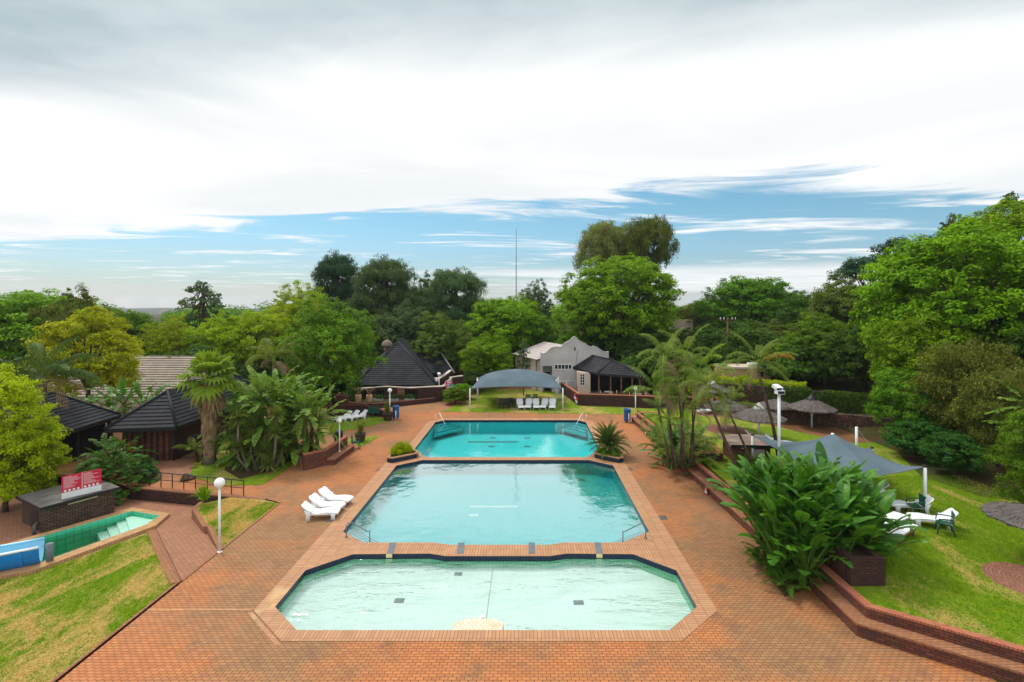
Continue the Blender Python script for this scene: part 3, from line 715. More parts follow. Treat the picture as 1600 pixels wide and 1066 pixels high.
# ---------------------------------------------------------------- ground and hill
def build_ground():
    def spaced(a, b, n):
        ts = np.linspace(-1, 1, n); return [math.copysign(abs(t)**3.2, t) for t in ts]
    g = MB(); n = 150
    xs = [t*1700 for t in spaced(0,0,n)]; ys = [20 + t*2600 for t in spaced(0,0,n)]
    g.add([(x, y, ground_z(x, y)) for y in ys for x in xs], [(j*n+i, j*n+i+1, (j+1)*n+i+1, (j+1)*n+i) for j in range(n-1) for i in range(n-1)], True)
    structure(g.build('ground', M['earth']))
    h = MB()
    def fn(u, v):
        x = -1900 + 2600*u; y = 1150 + 900*v
        top = -4 + 7*mnoise.noise((u*5, 2, 0)) + (6 if u < .5 else 0)*(1-u)
        return (x, y, -30 + (top + 30)*math.sin(math.pi*min(1, v*1.0))**.55 + 2.5*mnoise.noise((u*60, v*30, 3)))
    h.grid(fn, 120, 14); structure(h.build('hill', M['hill']))
build_ground()

# ---------------------------------------------------------------- pools
PC = -1.33
def oct_(hw, hf, hb, y0, y1, y2, y3, extra=None):
    p = [(PC-hf,y0),(PC+hf,y0),(PC+hw,y1),(PC+hw,y2),(PC+hb,y3)]
    if extra: p += extra
    return p + [(PC-hb,y3),(PC-hw,y2),(PC-hw,y1)]
SH = oct_(7.0,5.74,5.63,15.22,16.4,18.66,19.87,[(PC+2.95,19.92),(PC+2.3,19.72),(PC-1.9,19.72),(PC-2.55,19.92)])
MID = [(PC-5.55,20.86),(PC-2.55,20.86),(PC-1.9,20.66),(PC+2.3,20.66),(PC+2.95,20.86),(PC+5.4,20.86),(PC+6.77,21.85),(PC+6.77,30.9),(PC+5.4,32.0),(PC-5.4,32.0),(PC-6.77,30.9),(PC-6.77,21.85)]
UP = [(PC-5.35,32.62),(PC+5.35,32.62),(PC+6.45,34.5),(PC+6.45,42.4),(PC+5.75,43.2),(PC-5.75,43.2),(PC-6.45,42.4),(PC-6.45,34.5)]
COUT = [(PC-5.97,14.72),(PC+5.97,14.72),(PC+7.6,16.2),(PC+7.6,31.25),(PC+7.6,33.6),(PC+7.1,34.5),(PC+7.1,42.7),(PC+6.2,43.85),(PC-6.2,43.85),(PC-7.1,42.7),(PC-7.1,34.5),(PC-7.6,33.6),(PC-7.6,31.25),(PC-7.6,16.2)]
def inset(poly, d):
    n = len(poly); out = []
    for i in range(n):
        p, q, r = Vector(poly[i-1]), Vector(poly[i]), Vector(poly[(i+1)%n])
        a, b = (q-p).normalized(), (r-q).normalized(); na, nb = Vector((-a.y,a.x)), Vector((-b.y,b.x))
        m = (na+nb); m = m/ max(.3, m.dot(na)); out.append(tuple(q + m*d))
    return out
def strip(mb, poly, z0, z1, flip=True):
    n = len(poly)
    for i in range(n):
        (x0,y0),(x1,y1) = poly[i], poly[(i+1)%n]
        mb.add([(x0,y0,z0),(x1,y1,z0),(x1,y1,z1),(x0,y0,z1)], [(3,2,1,0)])
def pool(name, poly, depth, floor, wall, water, band, wl=-.13, steps=()):
    b = MB(); b.fill([poly], -depth); strip(b, poly, -depth, -.20); o = structure(b.build('pool_basin', M[floor]))
    if wall != floor:
        w = MB(); strip(w, inset(poly, .004), -depth, -.2); w.build('tiled_wall', M[wall], o)
    t = MB(); strip(t, poly, -.20, .012); t.build('edge_tiles', M[band], o)
    wt = MB(); wt.fill([inset(poly, .001)], wl); structure(wt.build('pool_water', M[water]))
    for (a, c, k) in steps:                                     # corner steps below the water
        a, c = Vector(a), Vector(c); d = (c-a).normalized(); nn = Vector((-d.y, d.x)); s = MB(); e = MB()
        for i in range(k):
            q0, q1 = a - d*.3*i + nn*.32*i, c + d*.3*i + nn*.32*i; r0, r1 = a - d*.3*(i+1) + nn*.32*(i+1), c + d*.3*(i+1) + nn*.32*(i+1)
            zt = wl - .12 - .15*i
            s.add([(*q0,zt),(*q1,zt),(*r1,zt),(*r0,zt),(*r1,zt-.15),(*r0,zt-.15)], [(0,1,2,3),(3,2,4,5)])
            f0, f1 = r0 - nn*.045, r1 - nn*.045
            e.add([(*f0,zt+.004),(*f1,zt+.004),(*r1,zt+.004),(*r0,zt+.004)], [(0,1,2,3)])
        s.build('corner_steps', M['tile_mid'], o); e.build('step_nosing', M['navy'], o)
    return o
p1 = pool('shallow', SH, .48, 'tile_shallow', 'tile_green', 'water_shallow', 'navy', -.15)
p2 = pool('mid', MID, .85, 'tile_mid', 'tile_mid', 'water_mid', 'navy', -.12, [(MID[11],MID[0],4),(MID[5],MID[6],4)])
p3 = pool('deep', UP, 1.15, 'tile_deep', 'tile_deep', 'water_deep', 'navy', -.12, [(UP[3],UP[4],4),(UP[5],UP[6],4)])
def mark(parent, x, y, w, l, z, mat='black', rz=0):
    MB().obox((x,y,z),(w,l,.012),rz).build('drain_or_mark', M[mat], parent)
for (a, b, w, l) in [(624,931,.34,.26),(904,934,.36,.26),(716,890,.3,.22)]:
    x, y = G(a, b, -.3); mark(p1, x, y, w, l, -.47, 'grey_steel')
for (a, b) in [(770,680),(824,680),(768,693),(824,693),(719,712)]:
    x, y = G(a, b, -.9); mark(p3, x, y, .5, .3, -1.14, 'grey_steel')
x, y = G(770,686,-.9); mark(p3, x, y, 4.1, .28, -1.14, 'grey_steel')  # long depth marker line on the deep pool floor
x, y = G(908,744,-.6); mark(p2, x, y, .5, .3, -.84, 'grey_steel')
x, y = G(772,785,-.6); mark(p2, x, y, 2.6, .22, -.84, 'tile_shallow'); x, y = G(740,798,-.6); mark(p2, x, y, .5, .3, -.84, 'tile_shallow')
# patched white ramp at the near edge of the shallow pool
s = MB(); s.prism([(PC-.98,15.224),(PC+.58,15.224),(PC+.62,15.72),(PC+.3,16.0),(PC-.55,16.02),(PC-.95,15.72)], -.47, lambda x, y: -.02-.115*(y-15.22)/.8)
s.build('entry_ramp', mat_brick('ramp_patched_tile', (.70,.64,.52), (.62,.54,.40), (.52,.42,.28), .16, .16, .01, .5, stain=(.62,.38,.18)), p1)
s = MB(); s.tube([(PC-.1,16.05,-.3),(PC-.1,16.05,-.06)], [.07,.06], 10); s.build('inlet_pipe', M['white'], p1)
s = MB(); s.obox((PC+.0,17.9,-.476),(.035,3.5,.006)); s.build('floor_joint', M['plaster'], p1)
c = MB(); c.fill([COUT, SH, MID, UP], .012); cop = structure(c.build('pool_coping', M['coping']))
for px in (612, 720, 831, 935):                                # drain channels across the dividing walk
    x, y = G(px, 857); ln = .92 if px in (720,831) else .94
    MB().obox((x, y, .016), (.27, ln, .012), -.05*(px-822)/110*1.6).build('channel_grating', M['grey_steel'], cop)
    MB().obox((x+(.03 if px<822 else -.03), y-ln/2-.012, -.06), (.24, .03, .14)).build('outlet_tile', M['yellow'], cop)
d = MB(); d.fill([[(-12.45,6),(26,6),(26,30),(16,30),(16,66),(-42,66),(-42,32),(-24,28.6),(-21.75,27.3),(-13.3,25.5),(-12.45,25.1)], COUT], 0)
structure(d.build('pool_deck', M['deck']))
k = MB(); k.add([(PC-7.75,16.1,.004),(PC-6.05,14.55,.004),(PC-5.95,14.62,.004),(PC-7.62,16.15,.004)], [(0,1,2,3)])
k.box(-12.45, PC-7.7, 16.24, 16.3, -.02, .004); k.build('paving_joint', M['coping'], cop)
# worn manhole covers in the paving
for (a, b) in [(519,812),(1035,809),(983,733),(594,734)]:
    x, y = G(a, b); o = MB().obox((x,y,.004),(.42,.42,.012)).build('manhole_cover', M['concrete']); o['kind'] = 'structure'

# ---------------------------------------------------------------- left lower yard: sloping lawn, ramp, plunge pool
def zl(x, y=0): return -.6*min(1, max(0, (-12.45-x)/5.15))
PL_OUT = [(-18.02,25.0),(-17.72,23.62),(-19.55,19.62),(-20.9,18.95),(-24.2,19.3),(-23.0,21.8),(-20.5,25.75)]
PL = [(-18.35,24.75),(-18.25,23.75),(-19.95,20.1),(-21.0,19.5),(-23.4,19.75),(-22.55,21.8),(-20.2,25.3)]
def ccw(p):
    a = sum(p[i][0]*p[(i+1)%len(p)][1]-p[(i+1)%len(p)][0]*p[i][1] for i in range(len(p))); return p if a > 0 else p[::-1]
PL, PL_OUT = ccw(PL), ccw(PL_OUT)
y_ = MB(); y_.fill([[(-17.6,6),(-12.45,6),(-12.45,25.1),(-13.3,25.5),(-17.6,26.4)]], lambda x, y: zl(x)-.04)
y_.fill([[(-42,6),(-17.6,6),(-17.6,26.4),(-21.75,27.3),(-24,28.6),(-42,32)], PL_OUT], -.64)
structure(y_.build('lower_paving', M['walk']))
lw = MB(); lw.prism([(-17.6,6),(-12.53,6),(-12.53,17.85),(-17.6,23.2)], lambda x, y: zl(x)-.3, lambda x, y: zl(x)+.01)
lw.prism([(-34,6),(-17.602,6),(-17.602,23.25),(-19.5,19.45),(-20.95,18.7),(-34,17.2)], -.9, lambda x, y: -.595-.0*x)
structure(lw.build('lawn', M['lawn_dry']))
# mulch strip below the pool kerb
m_ = MB(); m_.prism([(-34,16.9),(-20.6,18.3),(-19.9,18.9),(-20.9,18.85),(-34,17.4)], -.7, -.57); structure(m_.build('mulch_bed', M['earth']))
c = MB(); c.fill([PL_OUT, PL], -.5); strip(c, PL_OUT[::-1], -.75, -.5); pc = structure(c.build('pool_coping', M['coping_tan']))
b = MB(); b.fill([PL], -1.5); strip(b, PL, -1.5, -.7); pb = structure(b.build('pool_basin', M['tile_plunge']))
t = MB(); strip(t, PL, -.7, -.5); t.build('edge_tiles', M['tile_plunge'], pb)
# white tiled shelf and steps at the far end of the plunge pool
for i, dd in enumerate((0.0, .35, .7, 1.05)):
    f = .38 + .14*i
    def lp(a, b, t): return (a[0]+(b[0]-a[0])*t, a[1]+(b[1]-a[1])*t)
    A, B, C_, D_ = (-20.2,25.3), (-18.35,24.75), (-18.25,23.75), (-19.95,20.1)
    E_ = (-22.55,21.8)
    q = [lp(A,E_,.02), B, C_, lp(C_,D_,.16+.08*i), lp(A,E_,.06+.09*i)] if i else [A, B, C_, lp(C_,D_,.16), lp(A,E_,.06)]
    cx_, cy_ = sum(v[0] for v in q)/len(q), sum(v[1] for v in q)/len(q)
    q = [(cx_+(x-cx_)*.992, cy_+(y-cy_)*.992) for x, y in q]
    s = MB(); s.prism(q, -1.495, -.74-.12*i-.004*i); s.build('corner_steps', M['tile_pale'], pb)
wt = MB(); wt.fill([inset(PL,.001)], -.66); structure(wt.build('pool_water', M['water_plunge']))
# ramp from the deck down to the plunge pool
r = MB()
for i in range(3):
    a0, a1 = i/3, (i+1)/3
    def ed(t): return ((-12.5+(-17.55+12.5)*t, 17.95+(23.45-17.95)*t), (-12.5+(-16.2+12.5)*t, 20.1+(24.1-20.1)*t))
    (l0, r0), (l1, r1) = ed(a0), ed(a1)
    r.prism([l0, l1, r1, r0], lambda x, y: zl(x)-.25, lambda x, y, dz=.02+.0*i: zl(x)+dz)
structure(r.build('ramp', M['walk']))
kb = MB()
def strip_along(mb, pts, w, z0, z1):
    off = offset_path(pts, w); mb_pts = pts + off[::-1]; mb.prism(mb_pts, z0, z1); return mb
def offset_path(pts, d):
    out = []; n = len(pts)
    for i in range(n):
        q = Vector(pts[i]); a = (q-Vector(pts[i-1])).normalized() if i else None; b = (Vector(pts[i+1])-q).normalized() if i < n-1 else None
        a = a or b; b = b or a; na, nb = Vector((-a.y,a.x)), Vector((-b.y,b.x)); m = na+nb; m = m/max(.3, m.dot(na)); out.append(tuple(q+m*d))
    return out
strip_along(kb, [(-12.53,6),(-12.53,17.95)], .09, -.3, .035)
strip_along(kb, [(-12.45,17.95),(-12.45,25.1)], .09, -.3, .03)
strip_along(kb, [(-12.62,17.9),(-15.2,20.65),(-17.6,23.3)], .22, lambda x, y: zl(x)-.3, lambda x, y: zl(x)+.05)
structure(kb.build('kerb', M['seat']))
tl = MB(); tl.prism([(-12.53,20.3),(-12.53,25.0),(-13.35,25.35),(-15.4,25.75),(-16.35,24.9),(-16.25,24.3)], -.8, .02); structure(tl.build('lawn', M['lawn_dry']))
kw = MB(); strip_along(kw, [(-12.56,20.15),(-14.4,22.3),(-14.6,22.3),(-16.45,24.3),(-16.6,25.1)], -.2, -.9, lambda x, y: .035 if x < -14.5 else .05); structure(kw.build('kerb', M['seat']))

# ---------------------------------------------------------------- deck-level lawns
def lawn_px(pts, z, mat, z0=-.05):
    l = MB(); l.prism([G(a, b, z) for a, b in pts], z0, z); return structure(l.build('lawn', M[mat]))
lawn_px([(296,744),(345,758),(410,757),(448,733),(476,712),(440,698),(345,698),(306,716)], .03, 'lawn')
lawn_px([(508,680),(560,669),(606,659),(606,653),(585,651),(545,650),(520,650),(480,663)], .03, 'lawn')
lawn_px([(470,716),(540,686),(594,680),(581,689),(561,699),(552,690)], .025, 'lawn_far')
lawn_px([(690,643),(1022,648),(1060,640),(905,633),(878,612),(760,606),(742,616),(722,630)], .03, 'lawn_far')
# walk behind the left lawn, paler
w_ = MB(); w_.fill([[G(186,722), G(205,752), G(300,744), G(310,716), G(350,697), G(345,690), G(270,712)]], .005); structure(w_.build('path', M['walk']))
# raised lawn right
l = MB(); l.prism([(10.55,33),(10.55,15.3),(13.6,13.2),(20,8.8),(38,8.8),(38,36),(27,35.2),(21.5,40.5),(16,44.5),(10.0,44.5)], -.5, ZL); structure(l.build('lawn', M['lawn']))
e = MB(); e.fill([[G(a,b,ZL) for a,b in [(1075,645),(1110,650),(1165,655),(1225,669),(1262,678),(1330,692),(1415,690),(1405,668),(1300,661),(1225,654),(1150,642),(1090,637)]]], ZL+.006); structure(e.build('path', M['redearth']))
e = MB(); e.fill([[G(a,b,ZL) for a,b in [(1395,700),(1440,745),(1530,775),(1700,800),(1900,790),(1800,700),(1500,672),(1420,675)]]], ZL+.005); structure(e.build('soil_bed', M['earth']))
e = MB(); e.fill([[G(a,b,0) for a,b in [(420,738),(470,713),(500,700),(440,690),(370,700),(350,735),(375,750)]]], .045); structure(e.build('soil_bed', M['earth']))
# ================================================================ THINGS
# ---------------------------------------------------------------- brick benches and walls
def brick_bench(label, pts, z0=0, seat=.42, wall=.78, depth=.45, group='brick benches round the pool deck', wz=.22):
    c = (pts[0][0], pts[0][1], 0); P = [(x-c[0], y-c[1]) for x, y in pts]
    t = thing('brick_bench', label, 'bench', c, 0, group)
    strip_along(MB(), P, depth-.02, z0-.05, seat-.065).build('bench_base', M['brick'], t)
    strip_along(MB(), P, depth+.015, seat-.065, seat).build('seat', M['seat'], t)
    strip_along(MB(), P, -wz, z0-.05, wall-.07).build('backrest', M['brick'], t)
    s = MB(); o = offset_path(P, .012); strip_along(s, o, -wz-.024, wall-.07, wall); s.build('capping', M['cap'], t)
    return t
BB = {}
BB['front'] = brick_bench('long brick bench that bends along the front lawn edge, below the big leafy planting', [(19.2,9.24),(10.45,15.17),(10.45,17.7)])
BB['mid'] = brick_bench('straight brick bench with red and white sign, between palm planter and big leafy planting', [(10.32,19.4),(10.0,29.3)])
BB['far'] = brick_bench('far brick bench on the right, between the white lamp and the palm clump', [(10.0,34.6),(9.52,42.6)])
BB['left'] = brick_bench('brick bench with tall back wall left of the pools, white lamp rising from it', [(-12.36,34.2),(-12.5,31.0)][::1], 0, .40, 1.0, .5)
def wall_thing(name, label, pts, w, z0, z1, mat='brick', cap='cap', group=None, cat='wall', caph=.07, over=.015):
    c = (pts[0][0], pts[0][1], 0); P = [(x-c[0], y-c[1]) for x, y in pts]
    t = thing(name, label, cat, c, 0, group)
    zz = z1
    strip_along(MB(), P, w, z0, (lambda x, y: zz(x+c[0], y+c[1])-caph) if callable(z1) else z1-caph).build('wall_body', M[mat], t)
    s = MB(); o = offset_path(P, -over); strip_along(s, o, w+2*over, (lambda x, y: zz(x+c[0], y+c[1])-caph) if callable(z1) else z1-caph, (lambda x, y: zz(x+c[0], y+c[1])) if callable(z1) else z1); s.build('capping', M[cap], t)
    return t
wall_thing('garden_wall', 'short angled brick wall end in front of the banana clump', [(-12.5,30.98),(-13.45,29.95)], -.22, -.05, 1.0)
wall_thing('garden_wall', 'low brick wall closing the far end of the right lawn, beside the white lamp', [(9.75,42.75),(12.6,42.9),(13.0,43.0)], .22, 0, .76)
wall_thing('planter_wall', 'brick planter box below the big paddle leaves on the lawn edge', [(10.75,16.35),(11.9,16.35),(11.9,21.0),(10.75,21.0),(10.75,16.6)], .2, .2, 1.62, 'brick_dark', 'brick_dark', cat='planter')
wall_thing('planter_wall', 'brick planter holding the clump of slender palms', [(9.95,29.45),(11.75,29.45),(11.75,34.6),(10.2,34.6),(10.0,29.8)], .2, 0, 1.25, 'brick_dark', 'cap', cat='planter')
o = MB().prism([(10.0,29.7),(11.6,29.7),(11.6,34.4),(10.2,34.4)], .3, 1.1).build('soil_bed', M['earth']); structure(o)
o = MB().prism([(10.8,16.6),(11.75,16.6),(11.75,20.8),(10.8,20.8)], .3, 1.45).build('soil_bed', M['earth']); structure(o)
o = MB().prism([(8.9,17.0),(10.6,17.75),(10.7,19.3),(9.9,19.6),(9.0,18.6)], -.05, lambda x, y: .05+.25*max(0,x-9)).build('soil_bed', M['earth']); structure(o)
wall_thing('retaining_wall', 'dark brick retaining wall below the black railing', [(-13.4,25.62),(-17.6,26.55),(-21.75,27.42),(-24.0,28.7)], .24, -.75, .03, 'brick_dark', 'seat')
# blue tiled planters on the waist of the pool
def tiled_planter(label, poly):
    cx_, cy_ = sum(p[0] for p in poly)/len(poly), sum(p[1] for p in poly)/len(poly); P = ccw([(x-cx_, y-cy_) for x, y in poly])
    t = thing('tiled_planter', label, 'planter', (cx_, cy_, .012), 0, 'blue tiled planters at the pool waist')
    MB().prism(P, 0, .26).build('tiled_side', M['navy'], t)
    r = MB(); q = inset(P, .13); r.fill([inset(P,-.015), q], .33); strip(r, inset(P,-.015)[::-1], .26, .33); strip(r, q, .28, .33); r.build('brick_rim', M['coping'], t)
    MB().prism(inset(P,.12), .2, .29).build('soil', M['earth'], t)
    return (cx_, cy_)
pa = tiled_planter('blue tiled corner planter with bright grassy tufts, left end of the lane wall', [(PC-7.55,31.55),(PC-7.2,31.4),(PC-5.85,32.45),(PC-5.85,32.9),(PC-7.0,34.2),(PC-7.55,34.2)])
pb_ = tiled_planter('blue tiled corner planter holding the dark cycad, right end of the lane wall', [(PC+7.55,31.55),(PC+7.2,31.4),(PC+5.85,32.45),(PC+5.85,32.9),(PC+7.0,34.2),(PC+7.55,34.2)])

# ---------------------------------------------------------------- lamps
def globe_lamp(label, loc, h, group='white globe lamps round the pool'):
    t = thing('globe_lamp', label, 'lamp', loc, 0, group)
    MB().tube([(0,0,0),(0,0,h-.34)], .045, 10).build('pole', M['white'], t)
    MB().lathe([(.001,0),(.10,0),(.10,.02),(.05,.05),(.001,.05)], 12).build('base_plate', M['white'], t)
    MB().lathe([(.05,h-.36),(.09,h-.33),(.1,h-.29),(.001,h-.29)], 12).build('collar', M['white'], t)
    MB().ball((0,0,h-.13), .2, 16, 12).build('globe', M['globe'], t)
    return t
lamp0 = globe_lamp('white globe lamp at the corner of the ramp, nearest to the shallow pool', (*G(343,863),0), 2.95)
x, y = G(530.5,706,.4); dup(lamp0, (x,y,.42), 0, 'white globe lamp standing on the brick bench left of the pools').scale = (.9,.9,.72)
x, y = G(609,655); dup(lamp0, (x,y,0), 0, 'white globe lamp beside the blue bin and potted shrub').scale = (1,1,.9)
x, y = G(993,652); dup(lamp0, (x,y,0), 0, 'white globe lamp at the far right bench, beside a blue bin').scale = (1,1,.92)
dup(lamp0, (XA(686,54.5),54.5,0), 0, 'white globe lamp rising behind the curved brick wall of the thatch dark hut').scale = (1,1,.88)
COL.objects  # lamps done
[o for o in COL.objects if o.get('label','').startswith('white globe lamp rising')][0]['label'] = 'white globe lamp rising behind the curved wall beside the steep dark roof'
X, Y = 13.72, 26.8
t = thing('floodlight_pole', 'tall white pole with twin floodlights above the big leafy planting', 'floodlight', (X,Y,ZL))
MB().tube([(0,0,0),(0,0,4.5)], .075, 12).build('pole', M['white'], t)
hd = MB(); hd.obox((-.02,-.1,4.62),(.40,.36,.2)); fl = hd.build('lamp_head', M['white'], t); MB().obox((-.02,-.29,4.62),(.34,.03,.14)).build('lens', M['glass'], fl)
hd = MB(); hd.obox((-.09,0,4.86),(.36,.42,.17),.3,.35); fl = hd.build('lamp_head', M['white'], t); MB().obox((-.09,-.22,4.80),(.3,.03,.12),.3,.35).build('lens', M['glass'], fl)
MB().obox((0,0,4.70),(.06,.06,.46)).build('bracket', M['white'], t)

# ---------------------------------------------------------------- loungers and chairs
def loft(mb, secs, n):
    vs = [p for s in secs for p in s]
    mb.add(vs, [(i*n+k, i*n+(k+1)%n, (i+1)*n+(k+1)%n, (i+1)*n+k) for i in range(len(secs)-1) for k in range(n)] , True)
    b = len(mb.v)-len(vs); mb.f += [tuple(b+k for k in range(n-1,-1,-1)), tuple(b+(len(secs)-1)*n+k for k in range(n))]; mb.sm += [False, False]
def make_lounger(label, loc, rz, group, flat=False, up=0.0):
    t = thing('sun_lounger', label, 'sun lounger', loc, rz, group)
    st = [(-.84,.27,.60),(-.80,.315,.66),(-.6,.345,.66),(-.35,.36,.62),(-.1,.335,.56),(.1,.315,.54),(.25,.33,.58),(.4,.41,.64),(.58,.54,.68),(.72,.66,.66),(.79,.715,.56),(.81,.72,.40)]
    if up: st = [(x-.1*max(0,x-.2), z+up*max(0,(x-.2)/.6)**1.1, w*(1 if abs(x) > .3 else .86)) for x, z, w in st]
    if flat: st = [(x, .36+.03*math.sin(x*6) if x > -.8 else z, w*.95) for x, z, w in st]
    sh = MB(); secs = []
    for x, z, w in st:
        h = .035; secs.append([(x,-w/2,z),(x,-w/2+.03,z+h),(x,-w/4,z+h*.35),(x,w/4,z+h*.35),(x,w/2-.03,z+h),(x,w/2,z),(x,w/2-.02,z-h),(x,-w/2+.02,z-h)])
    loft(sh, secs, 8); sh.build('seat_shell', M['plastic'], t)
    for x, hgt in ((-.62,.33),(.5,.36 if flat else .47)):
        for s in (-1,1):
            l = MB(); w = .06
            secs = [[(x-.11,s*.29-.025,0),(x+.09,s*.29-.025,0),(x+.09,s*.29+.025,0),(x-.11,s*.29+.025,0)],[(x-.09,s*.28-.025,hgt*.55),(x+.07,s*.28-.025,hgt*.55),(x+.07,s*.28+.025,hgt*.55),(x-.09,s*.28+.025,hgt*.55)],[(x-.19,s*.27-.025,hgt),(x+.17,s*.27-.025,hgt),(x+.17,s*.27+.025,hgt),(x-.19,s*.27+.025,hgt)]]
            loft(l, secs, 4); l.build('leg', M['plastic'], t)
    ap = MB(); ap.obox((-.05,.285,.29),(1.1,.02,.06)); ap.obox((-.05,-.285,.29),(1.1,.02,.06)); ap.build('side_rail', M['plastic'], t)
    return t
def at_(x, y, z=0.0): return (x, y, z)
g = 'white plastic sun loungers'
L0 = make_lounger('white plastic lounger on the left paving, nearest of three to the shallow pool', (-9.68,23.3,0), R_(186), g)
dup(L0, (-9.72,24.12,0), R_(172), 'white plastic lounger on the left paving, middle one of the row of three')
dup(L0, (-9.62,24.95,0), R_(168), 'white plastic lounger on the left paving, farthest of three from the shallow pool')
dup(L0, (17.35,22.3,ZL), R_(-12), 'white plastic lounger on the right lawn beside the shade sail post')
dup(L0, (17.15,20.85,ZL), R_(-16), 'white plastic lounger on the right lawn with raised back behind the nearest green chair')
dup(L0, (16.3,26.2,ZL), R_(-25), 'white lounger under the shade sail, farthest of three behind the big leaves')
dup(L0, (16.55,25.3,ZL), R_(-28), 'white lounger under the shade sail, middle of three behind the big leaves')
dup(L0, (16.75,24.2,ZL), R_(-30), 'white lounger under the shade sail edge, nearest of three behind the big leaves')
dup(L0, (15.55,42.5,ZL), R_(20), 'white lounger standing alone by the far thatched umbrella and stairs')
dup(L0, (15.9,33.9,ZL), R_(160), 'white lounger just behind the flat roofed kiosk, left of two')
dup(L0, (16.7,32.6,ZL), R_(150), 'white lounger behind the kiosk under the shade sail edge, right of two')
dup(L0, (-15.95,42.9,.03), R_(50), 'white lounger on the left lawn partly behind the bench lamp globe')
dup(L0, (-15.35,43.1,.03), R_(52), 'white lounger on the left lawn, middle one before the low brick wall')
dup(L0, (-14.75,43.3,.03), R_(42), 'white lounger on the left lawn nearest to the pair of green chairs')
U0 = None
for i, (x, a, lb) in enumerate([(-.55,98,'first from the left'),(.22,84,'second from the left'),(.98,91,'third from the left'),(1.74,78,'second from the right'),(2.55,86,'first from the right, by the pole')]):
    lb = 'white lounger facing the pool under the grey canopy, '+lb
    if U0 is None: U0 = make_lounger(lb, (x,48.0,.03), R_(a), g, up=.12)
    else: dup(U0, (x, 48.0+.1*(i%2), .03), R_(a), lb)
W0 = thing('slatted_lounger', 'flat white topped lounger on brown timber legs, nearest the big leaves', 'sun lounger', (14.95,19.75,ZL), R_(33), 'flat loungers with timber legs')
s = MB(); s.obox((0,0,.37),(1.75,.6,.045)); s.build('top_board', M['plastic'], W0)
s = MB()
for k in range(9): s.obox((-.78+k*.195,0,.401),(.17,.6,.016))
s.build('slats', M['plastic'], W0)
for xx in (-.6,.6):
    for yy in (-.24,.24): MB().obox((xx,yy,.175),(.09,.06,.345)).build('leg', M['wood'], W0)
MB().obox((0,-.27,.30),(1.4,.03,.09)).build('side_board', M['wood'], W0); MB().obox((0,.27,.30),(1.4,.03,.09)).build('side_board', M['wood'], W0)
dup(W0, (15.3,20.65,ZL), R_(31), 'flat white topped lounger on brown timber legs, behind the first one')
def make_chair(label, loc, rz, mat, group):
    t = thing('garden_chair', label, 'chair', loc, rz, group)
    s = MB(); s.grid(lambda u, v: (-.22+.46*u, -.23+.46*v, .43+.02*math.cos((u-.5)*3)-.02*(1-abs(2*v-1))), 6, 6); s.grid(lambda u, v: (-.22+.46*u, .23-.46*v, .405-.0*u), 1, 1); s.build('seat', M[mat], t)
    b = MB()
    for k in range(5): b.obox((-.27,-.18+.09*k,.66),(.022,.062,.42),0,0)
    b.obox((-.285,0,.87),(.03,.47,.09)); b.obox((-.25,0,.47),(.03,.46,.06)); b.build('backrest', M[mat], t)
    for sgn in (-1,1):
        MB().tube([(-.27,sgn*.25,.66),(0,sgn*.27,.66),(.2,sgn*.26,.63),(.23,sgn*.25,.45)], [.022,.026,.026,.02], 6).build('armrest', M[mat], t)
        for x0, x1 in ((.2,.26),(-.22,-.31)): MB().tube([(x0,sgn*.22,.42),(x1,sgn*.26,0)], [.032,.022], 6).build('leg', M[mat], t)
    return t
g = 'green plastic garden chairs'
C0 = make_chair('green plastic chair on the right lawn, nearest one beside a white lounger', (17.05,20.15,ZL), R_(150), 'green', g)
dup(C0, (17.25,21.9,ZL), R_(170), 'green plastic chair on the right lawn beside the shade sail post')
dup(C0, (-11.95,34.7,0), R_(10), 'green plastic chair at the end of the left brick bench')
dup(C0, (-14.0,44.4,.03), R_(-80), 'left one of two green chairs against the low brick wall')
dup(C0, (-13.45,44.4,.03), R_(-80), 'right one of two green chairs against the low brick wall')
dup(C0, (.2,50.2,.03), R_(-90), 'green chair behind the loungers under the canopy, left of two')
dup(C0, (.95,50.4,.03), R_(-90), 'green chair behind the loungers under the canopy, right of two')
g = 'dark plastic garden chairs'
D0 = make_chair('dark plastic chair on the paving beside the palm clump', (8.85,30.7,0), R_(140), 'darkplastic', g)
dup(D0, (-2.4,47.9,.03), R_(-90), 'dark chair in the canopy shade, left of three')
dup(D0, (-1.95,48.0,.03), R_(-90), 'dark chair in the canopy shade, middle of three')
dup(D0, (-1.45,48.4,.03), R_(-70), 'dark chair in the canopy shade, right of three')

